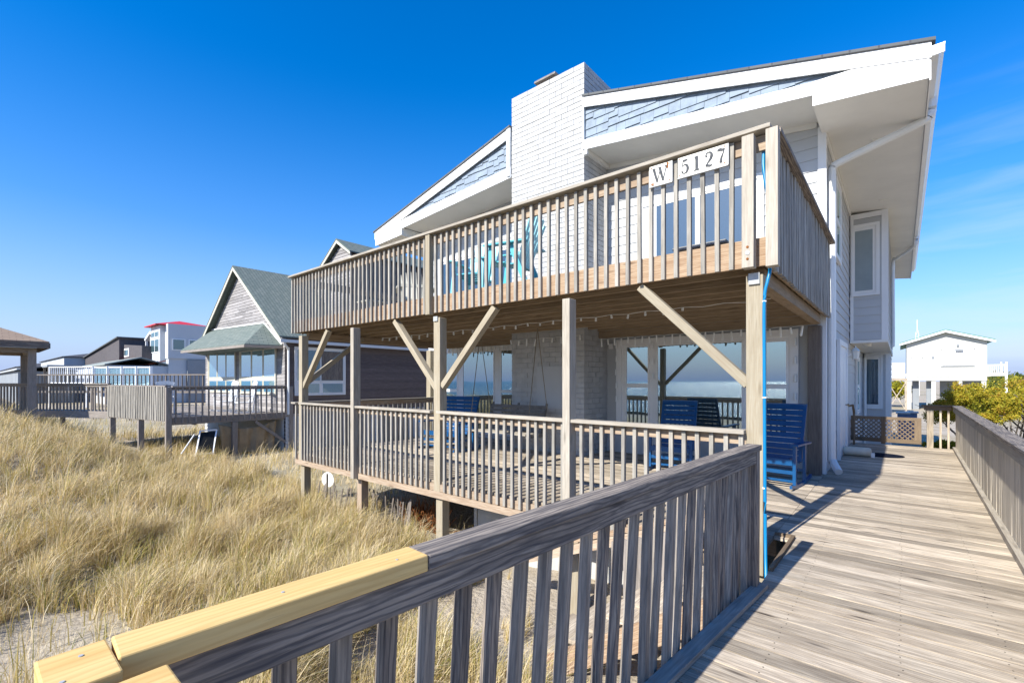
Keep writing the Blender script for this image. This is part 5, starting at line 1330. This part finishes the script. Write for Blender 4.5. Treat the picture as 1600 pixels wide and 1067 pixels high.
# tree line on the right horizon and behind the cottages: reads as one mass
V, Fc, T = [], [], []
for i in range(46):
    px = 1552 + i * 2.4; d = random.uniform(120, 190); x, y, _ = at(px, 600, d)
    leaf_cloud(V, Fc, T, (x, y, .2), (8, 5, random.uniform(2.2, 3.6)), 130, 1.6, .1, .9, 1.5)
o = leaf_obj('far_woods', V, Fc, T, 'dark_leaf'); o['kind'] = 'stuff'; tag(o, 'low dark green woods along the horizon', 'woods')
V, Fc, T = [], [], []
for px, d, r_ in ((1398, 50, 1.0), (1404, 52, 1.0), (1565, 75, 3.0), (1590, 72, 2.6)):
    x, y, _ = at(px, 600, d); leaf_cloud(V, Fc, T, (x, y, .6), (r_ * 1.4, r_, r_ * .9), 700, .35, .15, .75, 1.5)
o = leaf_obj('shrubs', V, Fc, T, 'juniper_leaf'); o['kind'] = 'stuff'; tag(o, 'mass of green shrubs around the stilt house', 'shrubs')

# ================================================================== dune grass
def grass():
    rng = np.random.default_rng(3); pts = []
    def region(n, x0, x1, y0, y1): 
        pts.append(np.stack([rng.uniform(x0, x1, n), rng.uniform(y0, y1, n)], 1))
    region(40000, -5.5, -1.15, -.3, 4.4); region(75000, -10, -3, -2.5, 5.0); region(70000, -18, -8, -5, 5.6); region(40000, -34, -16, -7, 3.4); region(3500, -25, -18.6, 4.6, 8); region(6000, -60, -30, -6, 20); region(5000, -30, -27.8, 4, 24); region(2500, -18, -9, 6, 9)
    P = np.concatenate(pts); x, y = P[:, 0], P[:, 1]
    def nz_(s, a): return np.sin(x * s + a) * np.sin(y * s * 1.13 + a * 2.1) + .6 * np.sin(x * s * 2.1 + y * s * 1.7 + a)
    den = nz_(2.2, .7) + .5 * nz_(5, 1.9); 
    keep = den > -1.15
    keep &= ~((((x + 6.1) / 1.7) ** 2 + ((y - .35) / .75) ** 2 < 1 + .35 * den) & (rng.random(len(x)) < .93))            # bare sand by the corner of the rail
    keep &= ~((x > -4.4) & (y > 3.2) & (nz_(3, 2) < 1.2))                              # sand slope by the steps
    keep &= ~((x > -10) & (y > 4.9) & (den < .6)); keep &= ~((x > -1.35) & (y < 4.3)); keep &= ~((x > -2.7) & (y > 3.3))
    P, x, y, den = P[keep], x[keep], y[keep], den[keep]; n = len(P)
    cs = .32; gxx, gyy = np.round(x / cs), np.round(y / cs); hx = np.modf(np.sin(gxx * 12.9898 + gyy * 78.233) * 43758.5)[0]; hy = np.modf(np.sin(gxx * 39.3 + gyy * 11.1) * 24634.6)[0]
    ccx, ccy = (gxx + hx * .35) * cs, (gyy + hy * .35) * cs; pull = np.where(rng.random(n) < .65, .5, .05); ox, oy = x - ccx, y - ccy; x = x - ox * pull; y = y - oy * pull
    z0 = np.array([gz(a, b) for a, b in zip(x, y)]) - .02
    dist = np.hypot(x, y)
    H = (rng.uniform(.30, .72, n) + (rng.random(n) < .06) * .22) * (1 + .25 * hx) * np.clip(.75 + .25 * den, .5, 1.15); H *= np.where((x > -5) & (y > 3), .6, 1)
    wind = np.array([.75, .35]); ang = rng.uniform(0, 2 * np.pi, n); lean = rng.uniform(.15, .95, n)
    dx = (np.cos(ang) * .55 + ox * 3.0 + wind[0] * .65) * lean; dy = (np.sin(ang) * .55 + oy * 3.0 + wind[1] * .65) * lean
    wd = rng.uniform(.0018, .0040, n) * (1 + dist * .085)
    a2 = rng.uniform(0, np.pi, n); sx_, sy_ = np.cos(a2) * wd, np.sin(a2) * wd
    lev = [0, .35, .7, 1.0]; V = np.zeros((n, 8, 3)); 
    for k, t in enumerate(lev):
        cx_ = x + dx * H * t * t * .9; cy_ = y + dy * H * t * t * .9; cz_ = z0 + H * (t - .32 * lean * t * t * t)
        ww = 1 - t * .85
        V[:, 2 * k, 0] = cx_ - sx_ * ww; V[:, 2 * k, 1] = cy_ - sy_ * ww; V[:, 2 * k, 2] = cz_
        V[:, 2 * k + 1, 0] = cx_ + sx_ * ww; V[:, 2 * k + 1, 1] = cy_ + sy_ * ww; V[:, 2 * k + 1, 2] = cz_
    base = (np.arange(n) * 8)[:, None]; F = np.concatenate([base + np.array([[0, 1, 3, 2]]) + 2 * k for k in range(3)], 1).reshape(-1, 4)
    me = bpy.data.meshes.new('dune_grass'); me.vertices.add(n * 8); me.vertices.foreach_set('co', V.reshape(-1).astype(np.float32))
    me.loops.add(F.size); me.loops.foreach_set('vertex_index', F.reshape(-1).astype(np.int32)); me.polygons.add(len(F)); me.polygons.foreach_set('loop_start', (np.arange(len(F)) * 4).astype(np.int32))
    me.update(calc_edges=True)
    green = np.clip(.5 + .35 * (np.sin(x * 1.7 + .3) * np.sin(y * 2.3 + 1) + .6 * np.sin(x * 4.1 + y * 3)), 0, 1)
    tint = rng.beta(2.6, 1.8, n) * .95 + .05; tint = np.where(rng.random(n) < .38 * green, rng.uniform(0, .3, n), tint); tint = np.where(dist > 9, np.clip(tint + .08, 0, 1), tint)
    a = me.attributes.new('tint', 'FLOAT', 'POINT'); a.data.foreach_set('value', np.repeat(tint, 8).astype(np.float32))
    me.materials.append(MATS['dune_grass']); o = bpy.data.objects.new('dune_grass', me); COL.objects.link(o); o['kind'] = 'stuff'; tag(o, 'dry straw-coloured dune grass with green tufts', 'grass'); print('blades', n)
grass()
